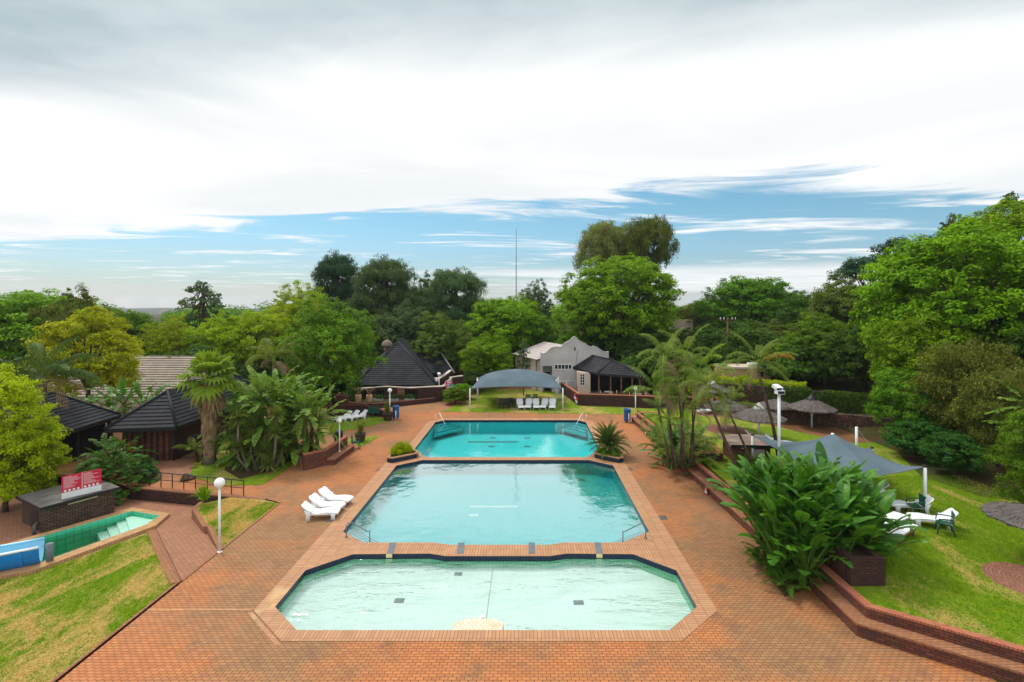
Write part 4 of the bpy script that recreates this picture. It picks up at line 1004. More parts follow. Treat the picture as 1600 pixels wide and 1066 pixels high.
# ---------------------------------------------------------------- bins, pots, pool rails
def bin_(label, loc):
    t = thing('waste_bin', label, 'bin', loc, 0, 'blue bins with white posts')
    MB().lathe([(.001,.12),(.27,.12),(.29,.3),(.29,1.08),(.30,1.1),(.30,1.16),(.27,1.18),(.26,1.1),(.001,1.1)], 18).build('drum', M['blue'], t)
    MB().tube([(.08,-.33,0),(.08,-.33,.82)], .04, 8).build('post', M['white'], t)
    MB().obox((.08,-.30,.55),(.07,.1,.05)).build('bracket', M['white'], t); return t
B0 = bin_('blue drum bin on a white post by the left globe lamp', (*G(618.5,655),0))
dup(B0, (*G(980,660),0), 0, 'blue drum bin on a white post at the end of the right far bench')
def potted(label, loc, s, mat='terracotta', seed=1):
    t = thing('potted_plant', label, 'potted plant', loc)
    MB().lathe([(.001,0),(.24*s,0),(.30*s,.1*s),(.37*s,.5*s),(.40*s,.52*s),(.40*s,.58*s),(.34*s,.58*s),(.33*s,.5*s),(.001,.48*s)], 16).build('pot', M[mat], t)
    rng = random.Random(seed); st = MB(); cs = []
    for k in range(7):
        a = rng.uniform(0,6.28); r = rng.uniform(.1,.35)*s; tip = Vector((math.cos(a)*r, math.sin(a)*r, rng.uniform(.95,1.55)*s))
        st.tube([(0,0,.45*s), tip*.6+Vector((0,0,.1)), tip], [.018,.013,.006], 5)
        for q in range(60): cs.append(tuple(tip*(1-.45*rng.random()) + Vector((rng.gauss(0,.08),rng.gauss(0,.08),rng.gauss(0,.07)))*s))
    st.build('stems', M['trunk'], t); rs = np.random.RandomState(seed); c = np.array(cs)
    o = bpy.data.objects.new('leaves', leaves_mesh('leaves', M['leaf_olive'], c, rs.normal(size=c.shape)+[0,0,.6], .10*s, rs)); COL.objects.link(o); o.parent = t
    return t
potted('thin shrub in a dark pot beside the green chair', (*G(563,690),0), 1.05, seed=4)
potted('thin shrub in a dark pot between left lamp and blue bin', (*G(606,657),0), 1.15, seed=9)
for px, py, lb in [(560,629,'tan pot of dry stems, left one of two on the raised bed'),(577,629,'tan pot of dry stems, right one of two on the raised bed')]:
    X, Y = XA(px,49.6), 49.6; t = thing('dry_pot', lb, 'potted plant', (X,Y,.28), 0, 'tan pots of dry stems'); s = MB(); s.lathe([(.001,0),(.26,0),(.34,.2),(.30,.75),(.27,.8),(.22,.78),(.001,.7)], 14); s.build('pot', M['tan_pot'], t)
    s = MB()
    for k in range(16): a = random.uniform(0,6.28); s.tube([(0,0,.6),(math.cos(a)*.25,math.sin(a)*.25,1.2),(math.cos(a)*.6,math.sin(a)*.5,1.35+.35*random.random())], [.02,.016,.008], 4)
    s.build('stems', M['dead_frond'], t)
def rail(label, pts, rad, loc, mat='steel', posts=()):
    t = thing('pool_handrail', label, 'handrail', loc, 0, 'pool handrails')
    MB().tube(pts, rad, 8).build('rail', M[mat], t)
    for p in posts: MB().tube(p, rad, 8).build('post', M[mat], t)
    MB().lathe([(.001,0),(.07,0),(.07,.02),(.001,.02)], 10, pts[0]).build('flange', M[mat], t)
    return t
def rail_loop(label, px0, px1, zt=.62):
    # from the coping over the corner steps into the water
    a = Vector((*G(*px0), .012)); b = Vector((*G(px1[0], px1[1], -.12), -.12)); d = b-a; d.z = 0
    n = d.normalized()
    p = [Vector((0,0,0)), Vector((0,0,zt*.8)), n*.08+Vector((0,0,zt)), d*.25+Vector((0,0,zt)), d*.92+Vector((0,0,zt*.42)), d*.99+Vector((0,0,.3)), d+Vector((0,0,-.5))]
    rail(label, p, .022, tuple(a), 'grey_steel')
rail_loop('grey handrail at the left corner steps of the middle pool', (541,840), (578,845))
rail_loop('grey handrail at the right corner steps of the middle pool', (1009,842), (973,845))
for lb, p0, s in [('slanting white handrail at the far left corner of the deep pool', (-7.45,42.85), 1), ('slanting white handrail at the far right corner of the deep pool', (4.8,42.85), -1)]:
    rail(lb, [(-s*.15,.35,0),(-s*.2,.3,.62),(-s*.1,.15,.66),(s*.75,-.75,-.5)], .022, (p0[0],p0[1],.012), 'white', [[(-s*.45,.2,0),(-s*.45,.2,.55)]])

# ---------------------------------------------------------------- shade canopy by the deep pool
def shade_tent():
    x0, x1, y0, y1 = -5.25, 3.4, 47.4, 54.4
    t = thing('shade_canopy', 'grey arched shade canopy on white poles beyond the deep pool', 'canopy', (0,0,0))
    def fn(u, v):
        x = x0+(x1-x0)*u; y = y0+(y1-y0)*v
        end = abs(2*u-1); e2 = abs(2*v-1)
        z = 2.12 + 1.28*(1-e2**2.2)*(1-end**3.2*.78) + .16*(1-e2)*math.cos(u*math.pi*4)*.4
        z += .16*(1-end**2)*(e2**2)
        x += -.42*(2*u-1)*(1-e2**2); y += .22*(1-2*v)*(1-end**2)
        return (x, y, z)
    c = MB(); c.grid(fn, 40, 24); c.build('fabric', M['cloth'], t)
    b = MB()
    for v in (0,1): b.tube([Vector(fn(i/20, v))-Vector((0,0,.02)) for i in range(21)], .03, 5)
    for u in (0,1): b.tube([Vector(fn(u, i/20))-Vector((0,0,.02)) for i in range(21)], .03, 5)
    b.build('hem_cable', M['grey_steel'], t)
    for u, v in ((0,0),(0,.48),(0,1),(1,0),(1,.48),(1,1)):
        p = fn(u, v); dx = -.12 if u == 0 else .12; p = (p[0]+dx, p[1]+(-.1 if v == 0 else 0), p[2])
        MB().tube([(p[0],p[1],0),(p[0],p[1],p[2]-.02)], .06, 10).build('pole', M['white'], t)
    for v in (0,.48,1):
        p, q = Vector(fn(0,v)), Vector(fn(1,v)); MB().tube([p-Vector((0,0,.07)), *[Vector(fn(i/12,v))-Vector((0,0,.07)) for i in range(1,12)], q-Vector((0,0,.07))], .035, 6).build('frame_bow', M['grey_steel'], t)
shade_tent()
# big shade sail over the right lawn
def shade_sail():
    t = thing('shade_sail', 'large grey shade sail with a pointed ridge over the right lawn', 'shade sail', (0,0,0))
    A, B, C_, D_ = Vector((13.0,20.9,2.45)), Vector((18.0,22.3,2.72)), Vector((18.9,27.0,2.2)), Vector((13.25,28.9,2.42))
    def fn(u, v):
        p = (A*(1-u)+B*u)*(1-v) + (D_*(1-u)+C_*u)*v
        cu, cv = 2*u-1, 2*v-1
        s = .55*(1-abs(cu)**1.3)*(1-abs(cv)**1.3)                    # ridges meeting under the mast
        ridge = math.exp(-abs(u-.46)*4.5)*math.exp(-abs(v-.56)*3.2)
        p.z += .85*ridge + .5*s - .28*(1-cu*cu)*(abs(cv)**4) - .28*(1-cv*cv)*(abs(cu)**4)
        p.x += -.45*cu*(1-cv*cv)*abs(cu); p.y += -.45*cv*(1-cu*cu)*abs(cv)
        return tuple(p)
    c = MB(); c.grid(fn, 44, 44); c.build('fabric', M['cloth'], t)
    b = MB()
    for q in (0,1): b.tube([fn(i/24, q) for i in range(25)], .022, 5); b.tube([fn(q, i/24) for i in range(25)], .022, 5)
    b.build('hem_cable', M['grey_steel'], t)
    for p in (A, B, C_, D_):
        MB().tube([(p.x,p.y,ZL-.05),(p.x,p.y,p.z+.02)], .075, 12).build('pole', M['white'], t)
        MB().tube([(p.x,p.y,p.z),(p.x,p.y,p.z+.09)], .085, 10).build('pole_cap', M['black'], t)
    MB().tube([(20.2,30.2,ZL-.05),(20.2,30.2,2.6)], .075, 12).build('pole', M['white'], t); MB().tube([(20.2,30.2,2.55),tuple(C_)], .012, 5).build('stay_cable', M['grey_steel'], t)
    m = Vector(fn(.46,.56)); MB().tube([(m.x,m.y,ZL-.05),(m.x,m.y,m.z-.02)], .07, 10).build('mast', M['white'], t)
shade_sail()
# thatched umbrellas
def thatch_umbrella(label, loc, r, zb, zt, cap=True, dark=False):
    capm = 'fascia' if dark else 'plaster'
    t = thing('thatched_umbrella', label, 'umbrella', loc, random.uniform(0,6), 'thatched umbrellas on the right lawn')
    h = zt-zb; rng = random.Random(int(loc[0]*100)); n = 64
    rr = [1+.035*rng.uniform(-1,1) for _ in range(n)]
    prof = [(.02,zt),(.25,zt-h*.2),(.5,zt-h*.45),(.8,zt-h*.78),(1.0,zb),(.985,zb-.07),(.8,zt-h*.78-.16),(.4,zt-h*.36-.16),(.02,zt-.2)]
    vs = []
    for i, (a, z) in enumerate(prof):
        for k in range(n):
            w = rr[k] if a > .75 else 1; an = 2*math.pi*k/n
            dz = rng.uniform(-.035,.02) if a > .2 else 0
            vs.append((a*r*w*math.cos(an), a*r*w*math.sin(an), z+dz))
    m = MB(); m.add(vs, [(i*n+k, (i+1)*n+k, (i+1)*n+(k+1)%n, i*n+(k+1)%n) for i in range(len(prof)-1) for k in range(n)], False)
    for q in range(260):                                             # loose straw ends over the edge
        an = rng.uniform(0,6.28); f = rng.uniform(.55,1.0); c, s = math.cos(an), math.sin(an); z = zt-h*(f*.97)
        p = Vector((c*r*f,s*r*f,z+.03)); e = Vector((c*r*(f+.13),s*r*(f+.13),z-h*.14-.03)); w = Vector((-s,c,0))*rng.uniform(.012,.03)
        m.add([p-w,p+w,e], [(0,1,2)])
    m.build('thatch_roof', M['thatch'], t)
    if cap: MB().lathe([(.22*r,zt-.16),(.23*r,zt-.10),(.20*r,zt-.04),(.03,zt+.30),(.001,zt+.31)], 18).build('cap', M[capm], t)
    MB().tube([(0,0,0),(0,0,zt-.25)], .065, 10).build('post', M['white'], t)
    for k in range(4):
        an = k*math.pi/2; MB().tube([(0,0,zb-.5),(math.cos(an)*r*.6,math.sin(an)*r*.6,zt-h*.66-.12)], .025, 6).build('strut', M['white'], t)
    return t
thatch_umbrella('low thatched umbrella on the round paving behind the thin palm', (14.97,37.1,ZL), 1.55, 1.72, 2.35, False)
thatch_umbrella('thatched umbrella with pale cone cap just behind the shade sail', (XA(1190,34),34.4,ZL), 1.72, 1.55, 2.25)
thatch_umbrella('thatched umbrella with dark cap in front of the stone wall', (XA(1268.5,37.7),37.7,ZL), 1.66, 1.5, 2.25, True, True)
thatch_umbrella('weathered thatched umbrella half hidden behind the capped one', (XA(1215,40),40.2,ZL), 1.55, 1.15, 1.7, False)
thatch_umbrella('thatched umbrella beyond the thin palm beside the stairs', (XA(1113,43.5),43.5,ZL), 1.5, 1.9, 2.55)
thatch_umbrella('grey thatched umbrella cut by the right frame edge, nearest on the lawn', (18.45,17.8,ZL), 1.52, 1.62, 2.02, False)
def round_pave(label, x, y, r):
    o = MB().lathe([(.001,0),(r*.2,0),(r*.4,0),(r*.6,0),(r*.8,0),(r,0),(r+.06,-.02)], 48, (0,0,0), False)
    m = o.build('round_paving', M['ringmat']); m.location = (x,y,ZL+.012); structure(m)
def ringmat():
    m, nt, out = newmat('ring_brick'); co_ = objco(nt); sp = nt.node('ShaderNodeSeparateXYZ'); nt.l.new(co_, sp.inputs[0])
    rr = nt.math('SQRT', nt.math('ADD', nt.math('MULTIPLY', sp.outputs[0], sp.outputs[0]), nt.math('MULTIPLY', sp.outputs[1], sp.outputs[1])))
    an = nt.math('MULTIPLY', nt.math('ARCTAN2', sp.outputs[1], sp.outputs[0]), 1.1)
    cb = nt.node('ShaderNodeCombineXYZ'); nt.l.new(an, cb.inputs[0]); nt.l.new(rr, cb.inputs[1])
    b = nt.node('ShaderNodeTexBrick'); nt.l.new(cb.outputs[0], b.inputs['Vector']); b.inputs['Scale'].default_value = 1
    b.inputs['Color1'].default_value = (.30,.13,.08,1); b.inputs['Color2'].default_value = (.22,.09,.055,1); b.inputs['Mortar'].default_value = (.09,.05,.035,1)
    b.inputs['Brick Width'].default_value = .2; b.inputs['Row Height'].default_value = .11; b.inputs['Mortar Size'].default_value = .012
    col = nt.mix(nt.range(nt.noise(co_, 2, 6, .7), .45, .75, 0, .6), b.outputs[0], (.12,.07,.045)); principled(nt, out, col, .85, .2, nt.bump(b.outputs['Fac'], -.5, .01)); M['ringmat'] = m
ringmat()
for q in [('', 14.97,37.1,1.5),('',17.05,16.62,1.25),('',XA(1113,43),43,1.7)]: round_pave(*q)

# ---------------------------------------------------------------- kiosk, pump house, sign, slide, railing
t = thing('barbecue_kiosk', 'low brick kiosk with flat slab roof behind the leaning palms', 'kiosk', (13.35,30.0,ZL), R_(-4))
b = MB(); b.box(-1.05,1.05,-.95,1.0,-.05,1.02); b.build('brick_body', M['brick'], t)
MB().box(-1.3,1.3,-1.25,1.25,1.02,1.16).build('roof', M['concrete_brown'], t)
MB().box(-1.31,1.31,-1.27,-1.25,1.0,1.17).build('fascia', M['fascia'], t)
MB().box(.0,.7,-.985,-.951,.1,.85).build('door', M['plaster'], t)
MB().obox((-.55,-.97,.92),(.12,.05,.08)).build('wall_light', M['white'], t)
def pump_house():
    u = Vector((1.3,2.35)).normalized(); v = Vector((-2.35,1.3)).normalized()
    t = thing('pump_house', 'low brick pump house with flat concrete roof beside the plunge pool', 'pump house', (-22.5,23.05,-.64), math.atan2(u.y,u.x))
    b = MB(); b.box(0,2.72,0,2.65,0,1.16); b.build('wall', M['brick_pump'], t)
    s = MB(); s.box(-.16,2.9,-.14,2.85,1.16,1.29); s.build('roof', M['concrete'], t)
    s = MB(); s.box(-.175,2.915,-.155,-.14,1.15,1.3); s.box(-.175,-.16,-.14,2.85,1.15,1.3); s.build('fascia', M['fascia'], t)
    MB().tube([(.85,-.05,1.09),(2.0,-.05,1.09)], .035, 8).build('tube_light', M['yellow'], t)
    MB().box(-.012,0,.7,1.5,0,1.0).build('door', M['black'], t)
    p = MB(); p.tube([(-.25,.3,0),(-.25,.3,.28),(-.22,.36,.36),(-.1,.55,.38),(-.02,.6,.38)], .075, 10); p.build('drain_pipe', M['concrete'], t)
    s = MB()
    for k in range(3): s.obox((.5+.8*k,1.6+.3*k,1.297),(.25,.2,.012),k)
    s.build('roof_debris', M['concrete'], t)
pump_house()
t = thing('pool_rules_sign', 'red pool rules sign board standing on the pump house roof', 'sign', (-22.42,23.85,.65), math.atan2(1.2,.86))
MB().box(0,1.5,-.015,.015,.30,1.1).build('red_panel', M['sign_red'], t)
MB().box(0,1.5,-.017,.013,0,.298).build('white_panel', M['white'], t)
s = MB(); s.box(.74,.76,-.0195,-.0155,.3,1.1)
for c0, c1 in ((.06,.70),(.80,1.44)):
    for k in range(11):
        z = 1.04-.052*k; ln = random.uniform(.45,1.0); s.box(c0,c0+(c1-c0)*ln,-.0195,-.0155,z-.013,z)
    for k in range(4): s.box(c0+.02+.16*k,c0+.11+.16*k,-.0195,-.0155,.33,.42)
s.build('lettering', M['white'], t)
for xx in (.15,1.35): MB().box(xx-.02,xx+.02,.016,.056,0,1.05).build('post', M['grey_steel'], t)
def slide():
    t = thing('water_slide', 'bright blue half pipe water slide ending over the plunge pool', 'water slide', (0,0,0))
    path = [Vector(p) for p in [(-19.95,20.35,.22),(-20.4,20.05,.22),(-20.9,19.7,.23),(-21.9,19.1,.28),(-23.5,18.5,.55),(-26,18.0,1.1),(-29,18.2,1.9)]]
    def sweep(r, *_):
        secs = []
        for i, p in enumerate(path):
            d = (path[min(i+1,len(path)-1)]-path[max(i-1,0)]).normalized(); s = d.cross(Vector((0,0,1))).normalized(); up = s.cross(d)
            pr = [(-math.cos(math.pi*k/12)*r, -math.sin(math.pi*k/12)*r*1.6) for k in range(13)]
            secs.append([p + s*a + up*b for a, b in pr])
        return secs
    def skin(secs, flip):
        m = MB(); n = 13; m.add([p for s in secs for p in s], [((i*n+k, i*n+k+1, (i+1)*n+k+1, (i+1)*n+k) if not flip else (i*n+k, (i+1)*n+k, (i+1)*n+k+1, i*n+k+1)) for i in range(len(secs)-1) for k in range(n-1)], True); return m
    so_, si = sweep(.50), sweep(.45)
    skin(so_, False).build('channel', M['slide'], t); skin(si, True).build('channel_lining', M['slide_in'], t)
    e = MB()
    for k in range(12): e.add([so_[0][k],so_[0][k+1],si[0][k+1],si[0][k]], [(0,1,2,3)])
    e.build('end_lip', M['slide'], t)
    for s in (0,12): MB().tube([(so_[i][s]+si[i][s])*.5+Vector((0,0,.02)) for i in range(len(path))], .055, 8).build('rim', M['slide_in'] if s else M['white'], t)
    f = MB(); i = 1
    for k in range(12):
        a, b = so_[i][k], so_[i][k+1]; d = (path[1]-path[0]).normalized()*.06; o_ = (a-path[1])*.06; o2 = (b-path[1])*.06
        f.add([a+o_-d,b+o2-d,b+o2+d,a+o_+d,a-d,b-d,b+d,a+d], [(0,1,2,3),(0,4,5,1),(3,2,6,7)])
    f.build('joint_flange', M['slide'], t)
    MB().tube([(-19.62,20.35,-.7),(-19.62,20.35,.22)], .12, 14).build('support_post', M['grey_steel'], t)
    MB().tube([(-19.7,20.4,0),(-20.2,20.7,-.05)], .03, 6).build('support_arm', M['grey_steel'], t)
slide()
def railing(label, a, b, n, h, z0, name='railing'):
    a, b = Vector((*a,0)), Vector((*b,0)); t = thing(name, label, 'railing', (a.x,a.y,z0)); d = b-a
    for zz in (h, h*.5): MB().tube([(0,0,zz),(d.x,d.y,zz)], .026 if zz == h else .018, 8).build('rail', M['black'], t)
    for k in range(n): p = d*(k/(n-1)); MB().tube([(p.x,p.y,0),(p.x,p.y,h)], .026, 8).build('post', M['black'], t)
railing('black steel railing above the retaining wall of the ramp', (-14.85,25.98), (-21.6,27.55), 10, .78, .03)
def bar_fence(label, a, b, h, name='bar_gate'):
    a, b = Vector((*a,0)), Vector((*b,0)); d = b-a; t = thing(name, label, 'gate', (a.x,a.y,0)); s = MB(); L = d.length
    for k in range(int(L/.11)+1): p = d*(k*.11/L); s.tube([(p.x,p.y,.06),(p.x,p.y,h)], .011, 5)
    s.build('bars', M['black'], t)
    for zz in (.12,h-.08): MB().tube([(0,0,zz),(d.x,d.y,zz)], .02, 6).build('rail', M['black'], t)
    for p in (Vector((0,0,0)), d): MB().tube([(p.x,p.y,0),(p.x,p.y,h+.06)], .035, 8).build('post', M['black'], t)
bar_fence('black bar gate between the dark roofed brick hut and the fan palm', (-22.7,31.85), (-19.9,33.2), 1.6)
bar_fence('short black bar fence section right of the fan palm trunk', (-19.55,33.3), (-18.6,33.6), 1.5, 'bar_fence')
t = thing('fire_hose_box', 'orange red fire hose box on the brick hut wall', 'hose box', (-25.1,31.55,1.05)); MB().box(-.2,.2,-.16,0,-.3,.3).build('cabinet', M['orange'], t); MB().lathe([(.001,0),(.1,0),(.1,.01),(.001,.01)],12).build('dial', M['white'], t).matrix_local = Matrix.Translation((0,-.162,.02)) @ Matrix.Rotation(R_(90),4,'X')
def rock(label, loc, s, seed, mat='stone'):
    rs_ = random.Random(seed); m = MB(); m.grid(lambda u, v: tuple(Vector((math.cos(u*6.2832)*math.sin(v*3.1416), math.sin(u*6.2832)*math.sin(v*3.1416), -math.cos(v*3.1416)*.65))*s*(.85+.35*mnoise.noise((math.cos(u*6.2832)*1.3+seed, math.sin(u*6.2832)*1.3, v*3)))), 16, 10)
    o = m.build('rock', M[mat]); o.location = loc; tag(o, label, 'rock'); return o
rock('brown boulder at the lawn corner behind the black railing', (*G(292,750),.1), .38, 3)
t = thing('barrel', 'dark barrel partly hidden behind the left brick bench wall', 'barrel', (*G(529,690),0)); MB().lathe([(.001,0),(.26,0),(.31,.2),(.31,.6),(.26,.82),(.001,.84)], 16).build('drum', M['darkplastic'], t)
# ---------------------------------------------------------------- buildings
def roof_face(mb, a, b, c, d, n, lip=.045):
    a, b, c, d = map(Vector, (a, b, c, d)); nn = (b-a).cross(d-a)
    if nn.length < 1e-6: nn = (b-a).cross(c-a)
    nn = nn.normalized()
    for i in range(n):
        t0, t1 = i/n, (i+1)/n
        l0, r0, l1, r1 = a.lerp(d,t0), b.lerp(c,t0), a.lerp(d,t1), b.lerp(c,t1)
        mb.add([l0+nn*lip, r0+nn*lip, r1+nn*.004, l1+nn*.004, l0, r0], [(0,1,2,3),(4,5,1,0)])
    mb.add([a,b,c,d], [(3,2,1,0)])
def ridge_caps(mb, segs, r=.09):
    for p, q in segs: mb.tube([p, q], r, 6)
def dark_roof(parent, faces, caps, eaves, n=12, mat='roof', thick=.22):
    rf = MB()
    for f in faces: roof_face(rf, *f, n)
    o = rf.build('roof', M[mat], parent)
    c = MB(); ridge_caps(c, [(Vector(a)+Vector((0,0,.03)), Vector(b)+Vector((0,0,.03))) for a, b in caps]); c.build('ridge_cap', M[mat], o)
    e = MB()
    for a, b in eaves:
        a, b = Vector(a), Vector(b); e.add([a-Vector((0,0,thick)), b-Vector((0,0,thick)), b+Vector((0,0,.03)), a+Vector((0,0,.03))], [(0,1,2,3)])
    e.build('fascia', M['fascia'], o); return o
def window(parent, x0, x1, y, z0, z1, nx=1, nz=1, fr='white', depth=.06, fw=.05):
    f = MB(); f.box(x0,x1,y-depth,y,z0,z0+fw); f.box(x0,x1,y-depth,y,z1-fw,z1); f.box(x0,x0+fw,y-depth,y,z0+fw,z1-fw); f.box(x1-fw,x1,y-depth,y,z0+fw,z1-fw)
    for k in range(1,nx): xx = x0+(x1-x0)*k/nx; f.box(xx-fw/2,xx+fw/2,y-depth+.006,y,z0+fw,z1-fw)
    for k in range(1,nz): zz = z0+(z1-z0)*k/nz; f.box(x0+fw,x1-fw,y-depth+.009,y-.003,zz-fw/3,zz+fw/3)
    o = f.build('window', M[fr], parent); MB().box(x0+fw,x1-fw,y-.03,y-.012,z0+fw,z1-fw).build('pane', M['glass'], o); return o
# brick hut with dark hip roof, left
t = thing('brick_hut', 'brick hut with charcoal hip roof behind the fan palm', 'hut', (0,0,0))
w = MB(); w.prism([(-25.75,31.75),(-22.75,32.0),(-22.75,42.6),(-25.75,42.6)], -.7, 2.2); w.build('wall', M['brick_dark'], t)
w = MB()
for k in range(7): w.obox((-25.45+.38*k,31.75+.03*k,1.05),(.19,.12,2.2),.083)
w.build('brick_ribs', M['brick'], t)
A,B,C_,D_ = (-26.25,30.75,2.3),(-22.2,31.35,2.3),(-22.2,43.2,2.3),(-26.25,43.2,2.3); E_,F_ = (-24.1,33.2,4.28),(-24.1,41.0,4.28)
dark_roof(t, [(A,B,E_,E_),(B,C_,F_,E_),(C_,D_,F_,F_),(D_,A,E_,F_)], [(A,E_),(B,E_),(E_,F_),(C_,F_),(D_,F_)], [(A,B),(B,C_),(C_,D_),(D_,A)], 10)
# dark roof at far left
t = thing('open_pavilion', 'dark charcoal roofed pavilion behind the yellow green shrub', 'pavilion', (0,0,0))
A,B,C_,D_ = (-28.1,28.6,2.25),(-28.7,35.0,2.25),(-34.5,35.0,2.25),(-34.5,28.6,2.25); E_,F_ = (-31.0,31.0,4.25),(-31.2,32.6,4.25)
dark_roof(t, [(A,B,F_,E_),(B,C_,F_,F_),(C_,D_,E_,F_),(D_,A,E_,E_)], [(A,E_),(B,F_),(E_,F_),(C_,F_),(D_,E_)], [(A,B),(B,C_),(C_,D_),(D_,A)], 12)
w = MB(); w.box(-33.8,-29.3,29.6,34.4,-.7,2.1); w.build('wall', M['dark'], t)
for x_, y_q in ((-28.6,29.1),(-28.9,31.8),(-29.1,34.5)): MB().box(x_-.08,x_+.08,y_q-.08,y_q+.08,-.7,2.05).build('post', M['fascia'], t)
# tan tiled house behind
t = thing('tan_roof_house', 'house with long tan ribbed roof behind the left huts', 'house', (0,0,0))
A,B,C_,D_ = (-46,46,1.5),(-32.6,46,1.5),(-33.6,51,4.75),(-46,51,4.75)
rf = MB(); roof_face(rf, A,B,C_,D_, 17, .09); roof_face(rf, B,(-32.6,56,1.5),C_,C_, 12); roof_face(rf, (-32.6,56,1.5),(-46,56,1.5),D_,C_, 8); o = rf.build('roof', M['roof_tan'], t)
c = MB(); ridge_caps(c, [(B,C_),(C_,D_)]); c.build('ridge_cap', M['roof_tan'], o)
MB().box(-45.5,-33.2,46.6,55.4,-.5,1.5).build('wall', M['plaster_warm'], t)
# steep dark hut with curved yard wall
t = thing('steep_roof_hut', 'brick building with tall steep charcoal pyramid roof', 'building', (0,0,0))
A,B,C_,D_ = (XA(553,53),53,1.52),(XA(682.5,53),53,1.52),(XA(679,58),58,1.6),(XA(555,60),60,1.6); E_,F_ = (XA(621.5,56.6),56.6,ZA(534.5,56.6)),(XA(629,58),58,ZA(529.5,57.6))
dark_roof(t, [(A,B,E_,E_),(B,C_,F_,E_),(C_,D_,F_,F_),(D_,A,E_,F_)], [(A,E_),(B,E_),(E_,F_),(C_,F_)], [(A,B),(B,C_),(C_,D_),(D_,A)], 22, thick=.3)
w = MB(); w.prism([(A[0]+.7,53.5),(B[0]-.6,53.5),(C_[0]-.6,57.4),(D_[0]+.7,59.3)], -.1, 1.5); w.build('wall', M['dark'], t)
v = MB(); v.tube([(XA(603,58.5),58.5,4.4),(XA(603,58.5),58.5,5.5)], .25, 12); v.lathe([(.62,0),(.6,.25),(.45,.5),(.2,.66),(.001,.7)], 18, (XA(605,58.5),58.5,5.3)); v.build('roof_cowl', M['concrete_brown'], t)
t = thing('small_dark_hut', 'smaller charcoal roofed outbuilding with white verge behind the steep hut', 'building', (0,0,0))
A,B,C_,D_ = (-15.0,59.5,1.9),(XA(709,59.5),59.5,1.9),(XA(712,66),66,1.9),(-15.0,66,1.9); E_,F_ = (-13.8,62.5,4.0),(XA(689,62.5),62.5,4.0)
dark_roof(t, [(A,B,F_,E_),(B,C_,F_,F_),(C_,D_,E_,F_),(D_,A,E_,E_)], [(E_,F_),(A,E_),(C_,F_)], [(A,B),(B,C_),(C_,D_),(D_,A)], 9)
MB().tube([Vector(F_)+Vector((0,-.1,.1)), Vector(B)+Vector((.1,-.05,.05))], .09, 6).build('white_verge', M['plaster'], t)
MB().box(-14.6,B[0]-.5,60.2,65.5,-.1,1.8).build('wall', M['brick_dark'], t)
def yard_wall(name, label, pts, w, top, mat='brick_dark', cap='cream', caph=.09):
    return wall_thing(name, label, pts, w, -.05, top, mat, cap, None, 'wall', caph, .04)
import bisect
def wavy(x, y): return 1.53 + .07*math.sin(x*1.25+1.0) - (.0 if x > -15 else .04*(-15-x))
t_ = yard_wall('yard_wall', 'dark brick yard wall with wavy cream coping before the steep roof', [(-18.6+.55*i,51.6) for i in range(17)] + [(-9.35,51.65),(-8.9,51.85),(-8.65,52.2),(-8.6,52.6)], .28, wavy)
for a, b in ((570,580),(588,600),(633,652)):
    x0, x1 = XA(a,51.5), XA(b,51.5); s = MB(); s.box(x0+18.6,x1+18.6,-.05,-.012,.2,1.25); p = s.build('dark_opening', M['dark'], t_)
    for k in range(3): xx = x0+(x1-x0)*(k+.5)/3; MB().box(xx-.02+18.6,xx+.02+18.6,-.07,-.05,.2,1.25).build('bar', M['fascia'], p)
def step1(x, y): return 1.62 + (.55 if y > 54.4 else .25 if y > 53.2 else 0)
yard_wall('yard_wall', 'brick wall with cream coping that steps up beside the walkway, pink sign on it', [(-8.55,52.65),(-8.45,53.1),(-8.44,53.3),(-8.2,54.3),(-8.18,54.5),(-7.1,55.6)], .26, step1)
yard_wall('yard_wall', 'farther stepped brick wall with cream coping beside the steep roof', [(-10.1,55.2),(-9.6,55.6),(-9.5,56.4),(-8.8,56.9),(-8.75,58.2)], .26, lambda x, y: 1.55 + (.4 if y > 55.4 else 0) + (.5 if y > 56.6 else 0))
def sign(name, label, px, py, Y, w, h, mat, marks=(), post=None, cat='sign', rz=0, group=None, edge='white'):
    X, z = XA(px,Y), ZA(py,Y); t = thing(name, label, cat, (X,Y,z), rz, group)
    MB().box(-w/2,w/2,-.02,.02,-h/2,h/2).build('panel', M[mat], t)
    if marks:
        s = MB()
        for (x0,x1,z0,z1) in marks: s.box(x0*w,x1*w,-.026,-.021,z0*h,z1*h)
        s.build('lettering', M[edge], t)
    if post: MB().tube([(0,.05,-z+post),(0,.05,h/2)], .03, 8).build('post', M['grey_steel'], t)
    return t
sign('wall_sign', 'tall pink sign with white lettering on the stepped wall', 702,606.5, 52.4, .78, 1.45, 'sign_pink', [(-.25,.25,.36,.44),(-.36,.36,.22,.27),(-.36,.2,.12,.16),(-.36,.3,.02,.06),(-.3,.3,-.5,-.32)], rz=.25)
sign('first_aid_sign', 'small green sign with white cross on a thin post', 706.5,605, 51.2, .48, .62, 'sign_green', [(-.08,.08,-.3,.3),(-.3,.3,-.08,.08)], .0)
sign('blue_sign', 'blue board on a post in the shade between the trees', 732,575, 62, .95, 1.5, 'sign_blue', [(-.3,.3,.25,.32),(-.3,.2,.05,.1)], .0)
sign('wood_board', 'square timber notice board fixed on the wavy yard wall', 626.5,612, 51.5, .75, .72, 'wood', [(-.4,.4,-.02,.02)], edge='tan_pot')
